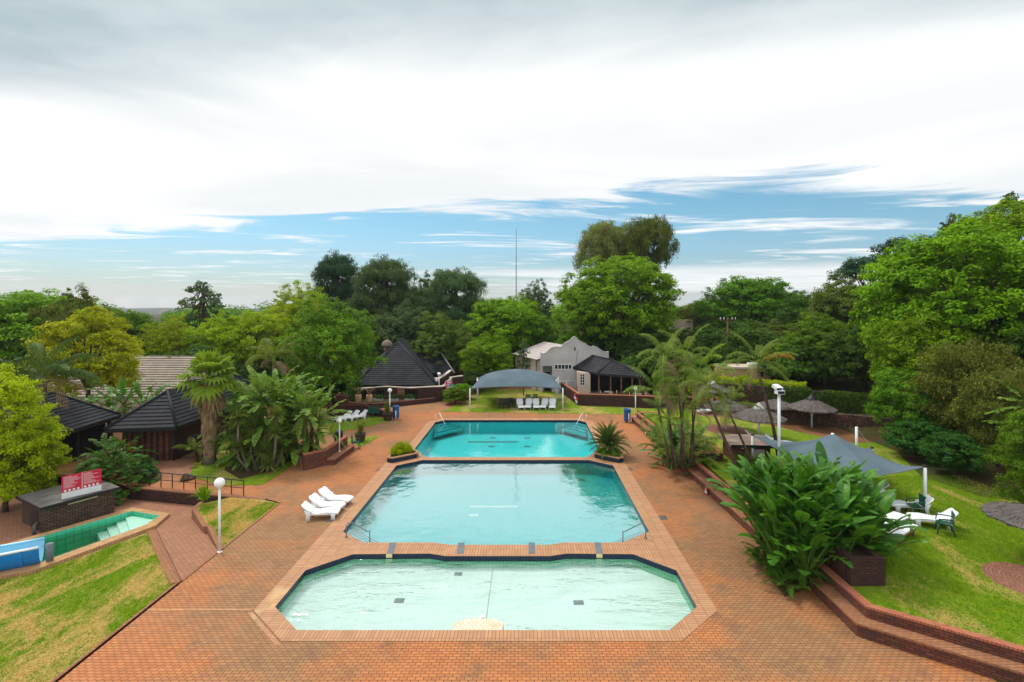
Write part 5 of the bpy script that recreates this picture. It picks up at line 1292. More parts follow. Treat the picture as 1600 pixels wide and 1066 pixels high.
for px, lb in ((591,'white trough planter on the raised bed, left of three'),(615,'white trough planter on the raised bed, middle of three'),(640,'white trough planter on the raised bed, right of three')):
    X = XA(px,50.6); t = thing('trough_planter', lb, 'planter', (X,50.6,.3), 0, 'white trough planters'); MB().obox((0,0,.1),(.95,.3,.2)).build('trough', M['plaster'], t)
    rs = np.random.RandomState(px); c = rs.normal(size=(260,3))*[.3,.12,.12]+[0,0,.38]; o = bpy.data.objects.new('leaves', leaves_mesh('leaves', M['leaf_dark'], c, rs.normal(size=c.shape)+[0,0,.7], .14, rs)); COL.objects.link(o); o.parent = t
wall_thing('garden_wall', 'low brick wall of the raised bed before the yard wall', [(-17.6,48.6),(-14.9,48.0),(-12.5,49.2),(-9.3,51.2)], .25, -.05, .48, 'brick_dark', 'brick')
structure(MB().prism([(-17.6,48.8),(-14.9,48.2),(-12.5,49.4),(-9.4,51.4),(-18.5,51.5)], -.05, .3).build('soil_bed', M['earth']))
wall_thing('garden_wall', 'curved low brick wall behind the left lawn loungers', [(-18.0,44.7),(-16.6,45.3),(-15.0,45.4),(-13.4,44.8),(-12.6,44.2)], .25, -.05, lambda x, y: .9 if x < -14.5 else .9-.22*(x+14.5), 'brick_dark', 'brick')
t = thing('brick_arch', 'rounded brick pier end beside the raised bed', 'wall', (XA(541,47),47,0)); s = MB(); s.add([], [])
pr = [(-.9,0),(.28,0),(.28,1.05),(.22,1.3),(.08,1.47),(-.15,1.52),(-.9,1.5)]; s.add([(x,-.14,z) for x, z in pr]+[(x,.14,z) for x, z in pr], [tuple(range(7)), tuple(range(13,6,-1))]+[(i,i+7,(i+1)%7+7,(i+1)%7) for i in range(7)]); s.build('pier', M['brick'], t)

# gabled grey building
def gable_house():
    t = thing('gabled_house', 'grey plastered building with curvy ornate gable', 'building', (0,57,0)); k = .0738
    prof = [(195,250),(212,262),(235,263),(262,254),(285,232),(310,207),(340,188),(375,180),(392,174),(402,180),(440,182),(465,170),(490,145),(520,120),(550,105),(572,99),(584,80),(600,60),(625,52),(648,62),(660,85),(690,105),(722,122),(748,138),(775,150),(790,166),(825,178),(842,182),(850,171),(900,184),(930,200),(950,216),(990,240),(1020,246),(1050,240)]
    P = [((820+a/8-822)*k, 10-(520+b/8-478)*k) for a, b in prof]
    xr = P[-1][0]; xl = P[0][0]; pd = 1.35
    out = [(xl+.0, 3.05), *P, (xr, 0), (xl+pd, 0), (xl+pd, 3.05)]
    n = len(out); m = MB(); m.add([(x,0,z) for x, z in out]+[(x,.3,z) for x, z in out], [tuple(range(n-1,-1,-1)), tuple(range(n,2*n))]+[(i,(i+1)%n,(i+1)%n+n,i+n) for i in range(n)]); m.build('facade', M['plaster'], t)
    c = MB()
    for i in range(len(P)-1):
        (x0,z0),(x1,z1) = P[i], P[i+1]; c.add([(x0,-.05,z0-.05),(x1,-.05,z1-.05),(x1,-.05,z1+.05),(x0,-.05,z0+.05),(x0,.36,z0+.05),(x1,.36,z1+.05),(x1,.36,z1-.05),(x0,.36,z0-.05)], [(0,1,2,3),(3,2,5,4),(4,5,6,7),(7,6,1,0)])
    c.build('gable_coping', M['plaster'], t)
    # porch recess, side wall and roof
    w = MB(); w.box(xl+.0,xl+pd,1.3,1.5,0,3.0); w.box(xl+.02,xl+.28,.02,.28,0,3.05); w.build('porch_wall', M['plaster'], t)
    MB().box(xl+.5,xl+1.2,1.25,1.29,0,2.2).build('door', M['dark'], t)
    s = MB(); s.prism([(xl+.02,.3),(xl+.3,.3),(-1.1,7.2),(-1.4,7.2)], 0, 3.9); s.build('side_wall', M['plaster_warm'], t)
    rf = MB(); ex = lambda y: xl-.45-(y/7.2)*3.0
    px_, pz = P[18][0], P[18][1]-.5
    roof_face(rf, (ex(7.4),7.4,3.75), (xl-.4,.2,3.75), (px_-.4,.2,pz-.6), (px_-3.2,7.4,pz-.6), 8, .03)
    rf.add([(px_-.4,.3,pz-.6),(xr+.3,.3,3.9),(xr-2.5,7.4,3.9),(px_-3.2,7.4,pz-.6)], [(0,1,2,3)]); rf.build('roof', M['roof_pink'], t)
    MB().box(xr-.3,xr-.02,.3,7,0,4.2).build('side_wall', M['plaster'], t)
    for i in range(3):
        yy = 1.2+2*i; xx = xl-.15-(yy/7.2)*3.0; MB().obox((xx,yy,1.9),(.28,.28,3.7)).build('column', M['plaster_warm'], t)
    x0, x1 = (866.3-822)*k, (893.6-822)*k; window(t, x0, x1, -.0, 10-(577.3-478)*k, 10-(569.3-478)*k, 5, 1)
    MB().box((897.3-822)*k,(899.3-822)*k,-.02,.0,10-(548-478)*k,10-(543-478)*k).build('vent', M['dark'], t)
    p = MB(); p.tube([(6.15,-.06,0),(6.15,-.06,2.6)], .05, 8); p.build('downpipe', M['white'], t)
    p = MB(); p.tube([(5.75,-.04,3.4),(5.9,-.04,4.6),(6.05,-.04,4.9)], .015, 5); p.build('cable', M['fascia'], t)
gable_house()
# open bar with dark hip roof
t = thing('bar_pavilion', 'open dark bar with charcoal hip roof before the gabled house', 'pavilion', (0,0,0))
A,B,C_,D_ = (5.4,56.9,2.95),(7.78,53.9,2.62),(12.35,51.5,2.62),(13.2,56.9,2.7); E_,F_ = (7.55,56.9,4.27),(9.5,54.6,4.0)
dark_roof(t, [(A,B,F_,E_),(B,C_,F_,F_),(C_,D_,E_,F_)], [(B,F_),(F_,E_),(C_,F_)], [(A,B),(B,C_),(C_,D_)], 9)
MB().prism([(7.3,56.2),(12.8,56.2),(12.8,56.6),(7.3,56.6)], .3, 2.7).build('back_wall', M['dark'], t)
MB().prism([(12.2,52.2),(12.45,52.2),(12.9,56.2),(12.6,56.2)], .3, 2.55).build('side_wall', M['brick_dark'], t)
MB().box(5.75,7.15,54.9,56.9,.0,2.6).build('end_wall', M['plaster_warm'], t)
window(t, XA(906,54.85), XA(914,54.85), 54.9, 1.15, 2.45, 2, 4)
for f in (.02,.3,.55,.8,.97):
    p = Vector((7.9,54.2,0)).lerp(Vector((12.1,51.9,0)), f); MB().obox((p.x,p.y,1.45),(.14,.14,2.3),-.5).build('post', M['pole_wood'], t)
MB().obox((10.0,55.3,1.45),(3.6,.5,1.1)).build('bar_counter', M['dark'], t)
structure(MB().prism([(4.3,56.9),(5.35,49.7),(12.4,48.45),(16.6,47.7),(16.6,56.9)], -.05, .3).build('terrace', M['concrete_brown']))
tw = wall_thing('terrace_wall', 'dark brick terrace wall with orange capping before the bar', [(4.0,57.0),(5.2,49.45),(12.4,48.2),(16.3,47.5)], .25, -.05, 1.2, 'brick_dark', 'cap')
def wall_sign_on(lb, px, py, Y, w, h, rz=0): return sign('safety_sign', lb, px, py, Y, w, h, 'sign_red', [(-.5,.5,-.5,-.1),(-.35,.35,.15,.22)], rz=rz, group='small red and white safety signs')
d_ = Vector((4.0-5.2, 57-49.45)); an = math.atan2(d_.y, d_.x)
for f, lb, z in ((.045,'red and white safety sign on the angled terrace wall, lower of two',.5),(.12,'red and white safety sign on the angled terrace wall, upper of two',.78)):
    q = Vector((5.2,49.45)) + d_*f; s = sign('safety_sign', lb, 900, 617, 49, .75, .55, 'sign_red', [(-.5,.5,-.5,-.05)], rz=an+math.pi, group='small red and white safety signs'); s.location = (q.x-.06, q.y, z)
s = wall_sign_on('small red safety sign on the long terrace wall right of the lamp', 1010, 622, 48.55, .36, .36, R_(-9.8))
for (x, y, lb) in ((9.55,26.2,'small red safety sign on the front of the palm side brick bench'),(9.28,38.3,'small red safety sign on the front of the far right brick bench')):
    s = wall_sign_on(lb, 0, 0, 30, .3, .3, R_(-90)); s.location = (x,y,.22); 
# terrace furniture
def bar_table(label, loc):
    t = thing('bar_table', label, 'table', loc, 0, 'tables on the bar terrace'); MB().lathe([(.001,.72),(.45,.72),(.45,.75),(.001,.75)], 18).build('table_top', M['grey_steel'], t); MB().tube([(0,0,0),(0,0,.72)], .04, 8).build('pedestal', M['black'], t); MB().lathe([(.001,0),(.28,0),(.05,.04),(.001,.04)], 12).build('foot', M['black'], t); return t
T0 = bar_table('round table on the bar terrace, left one', (8.6,51.6,.3)); dup(T0, (11.4,50.4,.3), 0, 'round table on the bar terrace, right one')
def bar_chair(label, loc, rz):
    t = thing('terrace_chair', label, 'chair', loc, rz, 'timber chairs on the bar terrace'); MB().obox((0,0,.44),(.42,.42,.04)).build('seat', M['wood'], t); MB().obox((-.2,0,.72),(.03,.40,.34)).build('backrest', M['tan_pot'], t)
    for a in (-.18,.18):
        for b in (-.18,.18): MB().obox((a,b,.21),(.04,.04,.42)).build('leg', M['wood'], t)
    return t
K0 = bar_chair('timber chair at the left terrace table, window side', (7.95,51.5,.3), 0)
for x, y, a, lb in ((9.25,51.3,180,'timber chair at the left terrace table, counter side'),(8.7,50.75,90,'timber chair at the left terrace table, pool side'),(10.75,50.2,0,'timber chair at the right terrace table, near side of its left'),(12.0,50.1,180,'timber chair at the right terrace table, far right'),(11.4,49.55,90,'timber chair at the right terrace table, pool side')): dup(K0, (x,y+.2,.3), R_(a), lb)
railing('white handrail of the steps beside the gabled house', (3.6,55.6), (5.6,56.4), 3, 1.5, .0, 'step_railing')
for o in [o for o in COL.objects if o.name.startswith('step_railing')]:
    for c in o.children: c.material_slots[0].link = 'OBJECT'; c.material_slots[0].material = M['white']
# stairs at right end of terrace
t = thing('brick_stairs', 'brick stairs climbing beside the terrace wall end', 'stairs', (XA(1101,45.8),45.8,ZL-.05))
for k in range(6): MB().box(-.55,.55,.3*k,.3*(k+1)+.02,0,.2*(k+1)).build('step', M['seat'], t)
MB().box(.56,.8,0,2.0,0,1.4).build('side_wall', M['brick_dark'], t)
# walls behind the right lawn
wall_thing('boundary_wall', 'high dark brick wall behind the thatched umbrellas', [(16.6,47.6),(19.0,46.0),(22.0,43.6),(27.0,40.4)], .3, .3, 2.75, 'brick_dark', 'brick_dark')
def stone_wall(label, pts, h0, h1):
    t = thing('stone_wall', label, 'wall', (0,0,0)); m = MB(); n = 60
    L = [Vector((*p,0)) for p in pts]
    def at(u):
        q = u*(len(L)-1); i = min(int(q), len(L)-2); return L[i].lerp(L[i+1], q-i)
    def fn(u, v):
        p = at(u); d = (at(min(1,u+.01))-at(max(0,u-.01))).normalized(); nn = Vector((-d.y,d.x,0)); s = (v-.5)*2
        zt = h0+(h1-h0)*u+.09*mnoise.noise((u*25,1,0)); j = .06*mnoise.noise((u*40,v*9,2))
        prof = [(-.28,.5),(-.26,zt*.6),(-.24,zt),(.24,zt),(.28,.5)]
        q = v*4; i = min(int(q),3); a, b = prof[i], prof[i+1]; x = a[0]+(b[0]-a[0])*(q-i)+j; z = a[1]+(b[1]-a[1])*(q-i)+j
        return tuple(p+nn*x*-1+Vector((0,0,z)))
    m.grid(lambda u, v: fn(u, 1-v), n, 12, False); m.build('masonry', M['stone'], t)
stone_wall('rough reddish stone wall along the back of the right lawn', [(20.6,40.6),(22.5,38.8),(25,37.2),(28,35.6),(31,34.4)], 1.75, 1.75)
stone_wall('low rough stone wall behind the far thatched umbrella', [(13.4,45.0),(15.0,44.4),(17.5,43.2),(20.2,41.2)], 1.3, 1.6)
# far small buildings, poles
t = thing('tan_block', 'small flat roofed tan building above the right hedge', 'building', (XA(1170,54),54,1.2)); MB().box(-2.6,2.4,0,3,0,ZA(576.5,54)-1.2).build('wall', M['plaster_tan'], t)
MB().box(-2.7,2.5,-.1,3.1,ZA(576.5,54)-1.2,ZA(575,54)-1.1).build('roof', M['plaster_warm'], t); window(t, 1.05,1.55,0,1.1,1.6,1,1,'fascia'); MB().box(.4,1.9,.4,1.4,ZA(573.5,54)-1.2+.12,ZA(571,54)-1.1+.06).build('roof_tank', M['white'], t)
MB().tube([(-1.6,-.05,1.0),(-1.6,-.3,1.0)], .09, 8).build('outlet', M['white'], t)
t = thing('flat_block', 'pale block wall piece glimpsed above the far trees on the right', 'building', (XA(1068,82),82,3)); MB().box(-1.6,1.6,0,3,0,ZA(500,82)-3).build('wall', M['plaster_warm'], t)
t = thing('utility_pole', 'reddish timber utility pole with two crossarms and white insulators', 'utility pole', (XA(1137,60),60,1.0))
zt = ZA(497,60)-1; MB().tube([(0,0,0),(0,0,zt)], [.13,.10], 9).build('post', M['pole_wood'], t)
for zz, w in ((zt-.25,1.9),(zt-2.0,1.2)):
    c = MB().obox((0,-.1,zz),(w,.1,.12)).build('crossarm', M['pole_wood'], t)
    s = MB()
    for q in (-.48,-.26,.26,.48): s.lathe([(.001,0),(.06,0),(.05,.12),(.065,.15),(.05,.26),(.001,.28)], 8, (q*w,-.1,zz+.06))
    if zz > zt-1: s.build('insulators', M['white'], c)
t = thing('radio_mast', 'thin tall radio mast rising above the middle trees', 'mast', (XA(806.5,71),71,0)); zt = ZA(358,71)
MB().tube([(0,0,0),(0,0,zt*.6)], .085, 8).build('lower_tube', M['grey_steel'], t); MB().tube([(0,0,zt*.6),(0,0,zt)], [.06,.04], 8).build('upper_tube', M['grey_steel'], t); MB().obox((0,0,.1),(.5,.5,.2)).build('footing', M['concrete'], t)
# ---------------------------------------------------------------- trees beyond
g1 = 'background trees round the resort'
def tr(*a, **k): return tree(*a, group=g1, **k)
tr('feather', 60, 440, 200, 58, 'broadleaf_tree', 'broad bright green feathery tree at the far left edge')
tr('round', 118, 446, 105, 54, 'broadleaf_tree', 'dull olive grey tree in front of the far left feathery tree', mat='leaf_olive')
tr('feather', 196, 474, 110, 62, 'broadleaf_tree', 'green tree between the yellow tree and the distant hill gap', mat='leaf_mid')
tr('yellow', 138, 486, 150, 42, 'yellow_tree', 'vivid yellow leaved tree above the tan roof', zb=.2)
tr('sparse', 318, 432, 78, 70, 'slender_tree', 'thin open crowned grey green tree against the sky at left')
tr('round2', 266, 492, 76, 58, 'broadleaf_tree', 'small yellow green tree below the thin open tree, by the hill gap', mat='leaf_lime')
tr('round', 345, 488, 100, 60, 'broadleaf_tree', 'yellow green tree above the fan palm', mat='leaf_lime')
tr('feather', 405, 478, 110, 63, 'broadleaf_tree', 'yellow green tree left of the reddish tinted tree', mat='leaf_lime')
tr('round2', 470, 440, 110, 72, 'broadleaf_tree', 'tall yellowish tree rising left of the dark pines', mat='leaf_lime')
tr('casuarina', 525, 374, 82, 84, 'pine_tree', 'dark ragged pine with twin tops, left one of the tall group', mat='leaf_bluegreen')
tr('casuarina', 600, 380, 112, 74, 'casuarina_tree', 'tall dark grey casuarina behind the steep roof')
tr('round', 665, 426, 70, 88, 'broadleaf_tree', 'dark green tree between the two casuarinas', mat='leaf_dark')
tr('casuarina', 712, 402, 108, 84, 'casuarina_tree', 'wide dark casuarina left of the radio mast', mat='leaf_grey')
tr('round2', 516, 462, 148, 45, 'mango_tree', 'broad green tree with reddish new leaves left of the steep roof', mat='leaf_mango')
tr('round', 566, 500, 66, 66, 'broadleaf_tree', 'green tree touching the left slope of the steep roof', mat='leaf_mid')
tr('round2', 690, 488, 100, 64, 'broadleaf_tree', 'olive tree behind the small dark outbuilding', mat='leaf_olive')
tr('round', 640, 470, 110, 68, 'broadleaf_tree', 'dark olive tree right behind the steep roof top', mat='leaf_grey')
tr('feather', 794, 452, 138, 70, 'broadleaf_tree', 'bright green tree in the middle behind the shade canopy')
tr('round', 760, 520, 90, 60, 'broadleaf_tree', 'lower bright tree beside the dark passage behind the canopy', mat='leaf_bright')
tr('round2', 836, 438, 62, 92, 'broadleaf_tree', 'small grey tree just right of the radio mast', mat='leaf_grey')
tr('big', 966, 394, 200, 70, 'broadleaf_tree', 'largest green tree with dense crown behind the gabled house')
tr('round', 885, 520, 90, 66, 'broadleaf_tree', 'dark green tree behind the left end of the gabled house', mat='leaf_mid')
tr('round2', 1010, 520, 110, 63, 'broadleaf_tree', 'dark tree behind the right end of the bar roof', mat='leaf_dark')
tr('euc', 946, 338, 100, 86, 'eucalyptus_tree', 'tall eucalyptus with golden olive crown, left of the two behind the largest tree')
tr('euc', 1014, 330, 92, 83, 'eucalyptus_tree', 'tall eucalyptus with rounder grey green crown, right of the two behind the largest tree', mat='leaf_olive')
tr('round2', 1085, 470, 90, 86, 'broadleaf_tree', 'brownish olive tree right of the largest tree', mat='leaf_olive')
tr('feather', 1172, 422, 150, 76, 'broadleaf_tree', 'wide mid green tree standing alone against the sky right of centre', mat='leaf_mid')
tr('round', 1120, 500, 110, 70, 'broadleaf_tree', 'dark green tree behind the utility pole', mat='leaf_dark')
tr('round2', 1070, 530, 100, 64, 'broadleaf_tree', 'dark tree behind the palm clump', mat='leaf_dark')
tr('round', 1205, 500, 120, 62, 'broadleaf_tree', 'olive green tree above the tan flat roofed building', mat='leaf_olive')
tr('round2', 1262, 455, 110, 66, 'broadleaf_tree', 'dark olive tree left of the flat topped dark tree', mat='leaf_dark')
tr('flat', 1360, 398, 110, 62, 'flat_crowned_tree', 'blue green flat topped tree on the right skyline, left one')
tr('flat', 1425, 366, 120, 60, 'flat_crowned_tree', 'blue green flat topped tree behind the giant bright tree')
tr('round', 1318, 428, 120, 56, 'broadleaf_tree', 'olive crowned tree left of the giant bright tree', mat='leaf_olive')
tr('round2', 1290, 490, 130, 50, 'broadleaf_tree', 'dark green tree above the right hedge', mat='leaf_mid')
tr('thicket', 1350, 500, 130, 46, 'broadleaf_tree', 'dense dark tree behind the stone wall', mat='leaf_dark')
tr('thicket', 1240, 540, 110, 53, 'broadleaf_tree', 'low dark tree behind the hedge and tan building', mat='leaf_dark')
tr('big', 1508, 345, 300, 38, 'broadleaf_tree', 'giant bright green tree filling the right edge', zb=1.5)
tr('big', 1590, 312, 260, 47, 'broadleaf_tree', 'tall bright tree crowning the slope at the right frame edge', zb=3)
tr('feather', 1440, 470, 150, 36, 'broadleaf_tree', 'bright lower tree under the giant one, above the dark shrubs', zb=1.2)
tr('sparse', 1492, 322, 70, 56, 'slender_tree', 'thin brownish open tree poking above the giant bright tree', mat='leaf_olive')
tr('sparse', 1588, 288, 60, 56, 'slender_tree', 'thin open tree at the top right frame edge')
# undergrowth and far woodland: masses nobody could count
rng = random.Random(5); S = []
for i in range(95):
    px = rng.uniform(-60, 1420); Y = rng.uniform(58, 76)
    if px < 540: Y = rng.uniform(50, 72)
    if px > 1180: Y = rng.uniform(50, 66)
    if 560 < px < 715: Y = rng.uniform(68, 78)
    if 715 < px < 735: continue
    if 740 < px < 1010: Y = rng.uniform(66, 76)
    X = XA(px, Y); h = rng.uniform(3.5, 7.0)
    if 205 < px < 300: h = rng.uniform(2.5, 4.2)
    S.append((X, Y, ground_z(X, Y)-.3, h, rng.uniform(2.4, 4.2)))
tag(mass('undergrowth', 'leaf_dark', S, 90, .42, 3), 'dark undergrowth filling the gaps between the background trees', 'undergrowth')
S = []
for i in range(150):
    px = rng.uniform(-150, 1500); Y = rng.uniform(92, 175); X = XA(px, Y); top = ZA(rng.uniform(470, 500), Y)
    if 200 < px < 285: top = ZA(rng.uniform(522, 545), Y)
    z0 = ground_z(X, Y)-.5; h = max(3, top-z0); S.append((X, Y, z0, h, rng.uniform(4, 7)))
tag(mass('woodland', 'leaf_mid', S, 60, .75, 4), 'far woodland closing the view behind the resort trees', 'woodland')
# right edge thicket
g2 = 'shrubs along the right lawn edge'
tree('bush', 1440, 655, 110, 30, 'shrub', 'dark glossy shrub at the lawn edge behind the sail post', g2, zb=.7, cat='shrub', mat='leaf_philo')
tree('bush', 1490, 672, 90, 27, 'shrub', 'dark glossy shrub nearest the bare soil on the right', g2, zb=.7, cat='shrub', mat='leaf_philo')
tree('thicket', 1425, 570, 120, 33, 'tall_shrub', 'tall green shrub with pale flower spikes left of the vine covered thicket', g2, zb=.7, cat='shrub', mat='leaf_mid')
tree('vine', 1520, 515, 150, 30, 'vine_thicket', 'tall brownish vine covered thicket on the right', g2, zb=1.2, cat='shrub')
tree('vine', 1560, 560, 110, 27, 'vine_thicket', 'yellowish vine covered thicket beside the frame edge conifer', g2, zb=1.2, cat='shrub')
tree('finebush', 1628, 640, 120, 21.5, 'conifer_shrub', 'feathery green conifer cut by the right frame edge', g2, zb=.7, cat='shrub', mat='leaf_mid')
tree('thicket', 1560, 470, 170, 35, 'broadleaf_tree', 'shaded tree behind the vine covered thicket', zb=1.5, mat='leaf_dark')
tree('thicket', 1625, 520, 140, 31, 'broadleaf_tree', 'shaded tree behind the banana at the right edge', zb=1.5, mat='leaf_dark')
# left shrubs
tree('finebush', 8, 586, 138, 25.5, 'yellow_shrub', 'large yellow green fine leaved shrub at the left edge', None, zb=-.6, cat='shrub')
tree('finebush', 48, 668, 84, 26.6, 'yellow_shrub', 'lower yellow green shrub beside the pump house roof', None, zb=-.6, cat='shrub', mat='leaf_lime')
tree('bush', 712, 603, 44, 50.5, 'shrub', 'clipped dark shrub at the walkway corner left of the canopy', None, zb=0, cat='shrub', mat='leaf_mid')
tree('bush', 722, 598, 40, 53, 'shrub', 'light green shrub behind the canopy left pole', None, zb=0, cat='shrub', mat='leaf_bright')
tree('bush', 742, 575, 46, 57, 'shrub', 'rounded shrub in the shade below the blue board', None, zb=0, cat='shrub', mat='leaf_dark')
tree('sparse', 818, 528, 24, 55, 'bare_shrub', 'half bare grey tree before the gabled house porch', None, zb=0, cat='tree')
# hedges
def hedge(label, pts, w, z0, z1, mat, n, size=.2, seed=1, bulge=.35):
    rs = np.random.RandomState(seed); L = [np.array(p) for p in pts]; seg = [np.linalg.norm(L[i+1]-L[i]) for i in range(len(L)-1)]; tot = sum(seg)
    t = thing('hedge', label, 'hedge', (0,0,0)); C = []; N = []
    core = MB(); strip_along(core, offset_path([tuple(p) for p in pts], w*.18), w*.64, z0, z1-.3*(z1-z0)*.5); core.build('stems', M['trunk'], t)
    u = rs.rand(n)*tot; cum = np.cumsum([0]+seg)
    for ui in u:
        i = min(int(np.searchsorted(cum, ui, 'right'))-1, len(seg)-1); f = (ui-cum[i])/seg[i]; p = L[i]+(L[i+1]-L[i])*f; d = (L[i+1]-L[i])/seg[i]; nn = np.array([-d[1], d[0]])
        lump = mnoise.noise((ui*.9, seed, 0))*bulge; a = rs.rand()
        if a < .5: s, z = (-.02-.1*rs.rand()+lump*.5*-1), z0+(z1+lump-z0)*rs.rand(); no = (-nn[0], -nn[1], .4)
        elif a < .85: s, z = w*rs.rand(), z1+lump*(.6+.8*rs.rand()); no = (0,0,1)
        else: s, z = w+.1*rs.rand(), z0+(z1+lump-z0)*rs.rand(); no = (nn[0], nn[1], .4)
        z += .12*mnoise.noise((ui*4, s*4, z*4))
        C.append((p[0]+nn[0]*s+rs.normal()*.06, p[1]+nn[1]*s+rs.normal()*.06, z)); N.append(no)
    N = np.array(N)+rs.normal(size=(n,3))*.5
    o = bpy.data.objects.new('foliage', leaves_mesh('foliage', M[mat], np.array(C), N, size, rs)); COL.objects.link(o); o.parent = t
hedge('long dark ivy covered hedge behind the stone wall on the right', [(19.8,45.6),(22.5,43.3),(27,40.2),(31,37.4)], 1.0, .6, 2.75, 'leaf_dark', 15000, .2, 3)
hedge('bright trailing hedge along the top of the high brick wall', [(16.2,49.2),(19.0,47.0),(22.3,44.7),(24.5,43.3)], 1.3, 1.4, 3.1, 'leaf_lime', 9000, .19, 5)
hedge('low dark hedge behind the terrace palms', [(13.5,52.5),(16.5,51.0),(19.5,49.5)], 1.2, .8, 2.5, 'leaf_mid', 5000, .2, 8)

# ---------------------------------------------------------------- palms and clumps
fan_palm('fan_palm', 'stout fan palm with a skirt of dead brown leaves', 'palm', (*G(327,724),0), 5.3, .31, 26, .95, 1.1)
X = XA(66,31); pinnate_palm('feather_palm', 'feather palm with drooping brown tipped fronds at the far left', 'palm', (X,31,-.7), [(0,0,0),(.1,0,2.5),(.0,0,4.6),(-.05,0,6.3)], .26, 13, 3.3, dead=3, ll=.8, lw=.075, droop=(1.7,2.7), shaft=False, hang=1.0, mat='leaf_cycad')
pinnate_palm('feather_palm', 'small young palm with arching fronds beside the fan palm', 'palm', (*G(309,722),0), [(0,0,0),(-.1,0,.5),(-.2,0,.8)], .08, 7, 1.3, dead=0, ll=.4, lw=.06, shaft=False, el=(.2,1.0))
pinnate_palm('feather_palm', 'palm with hanging grey fronds in front of the reddish tinted tree', 'palm', (XA(428,41),41,0), [(0,0,0),(.1,0,2.2),(.0,0,3.6),(0,0,5.1)], .16, 10, 2.6, dead=3, ll=.7, lw=.07, droop=(1.5,2.2))
g3 = 'slender palms beside the palm planter'
def slender(px_b, py_b, zb, px_c, py_c, label, L=2.2, nf=10, tr_=.055, dead=2, mat='leaf_palm', Yd=0, rust=False):
    bx, by = G(px_b, py_b, zb); cy_ = by+Yd; cx_, cz = XA(px_c, cy_), ZA(py_c, cy_)
    d = Vector((cx_-bx, cy_-by, cz-zb-.6))
    path = [(0,0,0), tuple(d*.35+Vector((-d.x*.10,0,0))), tuple(d*.7+Vector((-d.x*.05,0,0))), tuple(d)]
    t = pinnate_palm('slender_palm', label, 'palm', (bx,by,zb), path, tr_, nf, L, g3, .46, .04, dead=dead, mat=mat, droop=(1.3,2.5), hang=.65, nleaf=30, el=(-.1,1.3))
    if rust:
        f = MB(); frond(f, d+Vector((0,0,.5)), .15, .6, L*1.05, 1.5, 26, .5, .05, .8); f.build('rusty_frond', M['leaf_rust'], t)
    return t
slender(1052, 731, .9, 1037, 556, 'tallest palm of the clump, left crown', 2.1, 10)
slender(1064, 728, .9, 1072, 552, 'tall palm of the clump, right back crown', 2.2, 10, Yd=1.2)
slender(1070, 732, .9, 1060, 590, 'middle height palm in the heart of the clump', 2.1, 10, dead=4)
slender(1046, 733, .9, 1026, 612, 'shorter palm leaning left out of the clump', 2.1, 9)
slender(1078, 729, .9, 1092, 578, 'palm of the clump with bright upright young fronds', 2.1, 9, Yd=.6, dead=1, mat='leaf_fan')
slender(1058, 734, .9, 1044, 655, 'lowest palm of the clump, fronds hanging over the bench', 1.7, 8, dead=1)
slender(1085, 727, .9, 1082, 630, 'palm of the clump with orange drying fronds', 1.9, 8, dead=4, Yd=.4, rust=True)
slender(1158, 768, ZL, 1106, 604, 'leaning thin palm rising left from the big leafy planting', 2.0, 9, .065, 1)
slender(1176, 735, ZL, 1141, 632, 'short leaning palm between kiosk and shade sail', 1.9, 8, .06, 2)
slender(1216, 712, ZL, 1185, 566, 'tall leaning palm with one rusty orange frond', 2.5, 11, .085, 1, rust=True)
o = [x for x in bpy.data.objects if x.name.startswith('rusty_frond')]
# cycad, grasses in planters
t = thing('cycad', 'dark green cycad rosette in the right blue planter', 'cycad', (pb_[0]-.05,pb_[1]+.1,.3)); MB().tube([(0,0,0),(0,0,.45)], [.22,.17], 10).build('trunk', M['palm_trunk'], t)
f = MB()
for i in range(64):
    u = (i+.5)/64; frond(f, (0,0,.42), i*2.39996, 1.45-1.45*u, 1.6*random.uniform(.8,1.1), .5+.6*u, 40, .26, .034, .05, .016, None, 0, .5)
f.build('fronds', M['leaf_cycad'], t)
rs = np.random.RandomState(4); c = rs.normal(size=(1500,3))*[.5,.5,.08]; c = c[(abs(c[:,0])<.8)&(abs(c[:,1])<1.0)]; c[:,2] = abs(c[:,2])+.3
c[:,0] += pb_[0]; c[:,1] += pb_[1]; o = bpy.data.objects.new('ground_cover', leaves_mesh('ground_cover', M['leaf_bright'], c, rs.normal(size=c.shape)*.5+[0,0,1], .12, rs)); COL.objects.link(o); o['kind'] = 'stuff'; tag(o, 'low green ground cover around the cycad', 'ground cover')
def grass_tufts(label, cen, spots, L, mat, n=130, w=.02, name='grass_tuft'):
    t = thing(name, label, 'grass', (*cen,.29)); f = MB()
    for (x, y, s) in spots:
        for k in range(n):
            a = random.uniform(0,6.28); e = random.uniform(.5,1.5); l = L*s*random.uniform(.6,1.1); d = Vector((math.cos(a)*math.cos(e), math.sin(a)*math.cos(e), math.sin(e))); p = Vector((x,y,0))+Vector((random.gauss(0,.07),random.gauss(0,.07),0))*s; sd = Vector((-math.sin(a),math.cos(a),0))*w
            m = p+d*l*.6; q = p+d*l+Vector((0,0,-.25*l*math.cos(e))); f.add([p-sd,p+sd,m+sd*.8,m-sd*.8,q], [(0,1,2,3),(3,2,4)])
    f.build('blades', M[mat], t)
grass_tufts('bright grassy tufts in the left blue planter', pa, [(-.45,-.55,.75),(-.1,-.6,.6),(.2,-.1,.95),(-.3,.1,1.05),(.45,-.1,.8),(-.35,.65,.9),(0,.35,.95),(.1,.75,.7),(-.55,-.1,.8)], .75, 'leaf_lime')
grass_tufts('spiky strap leaved plant at the ramp corner beside the railing', (G(318,790)[0],G(318,790)[1]), [(0,0,1)], .85, 'leaf_bright', 90, .03, 'strap_leaf_plant')
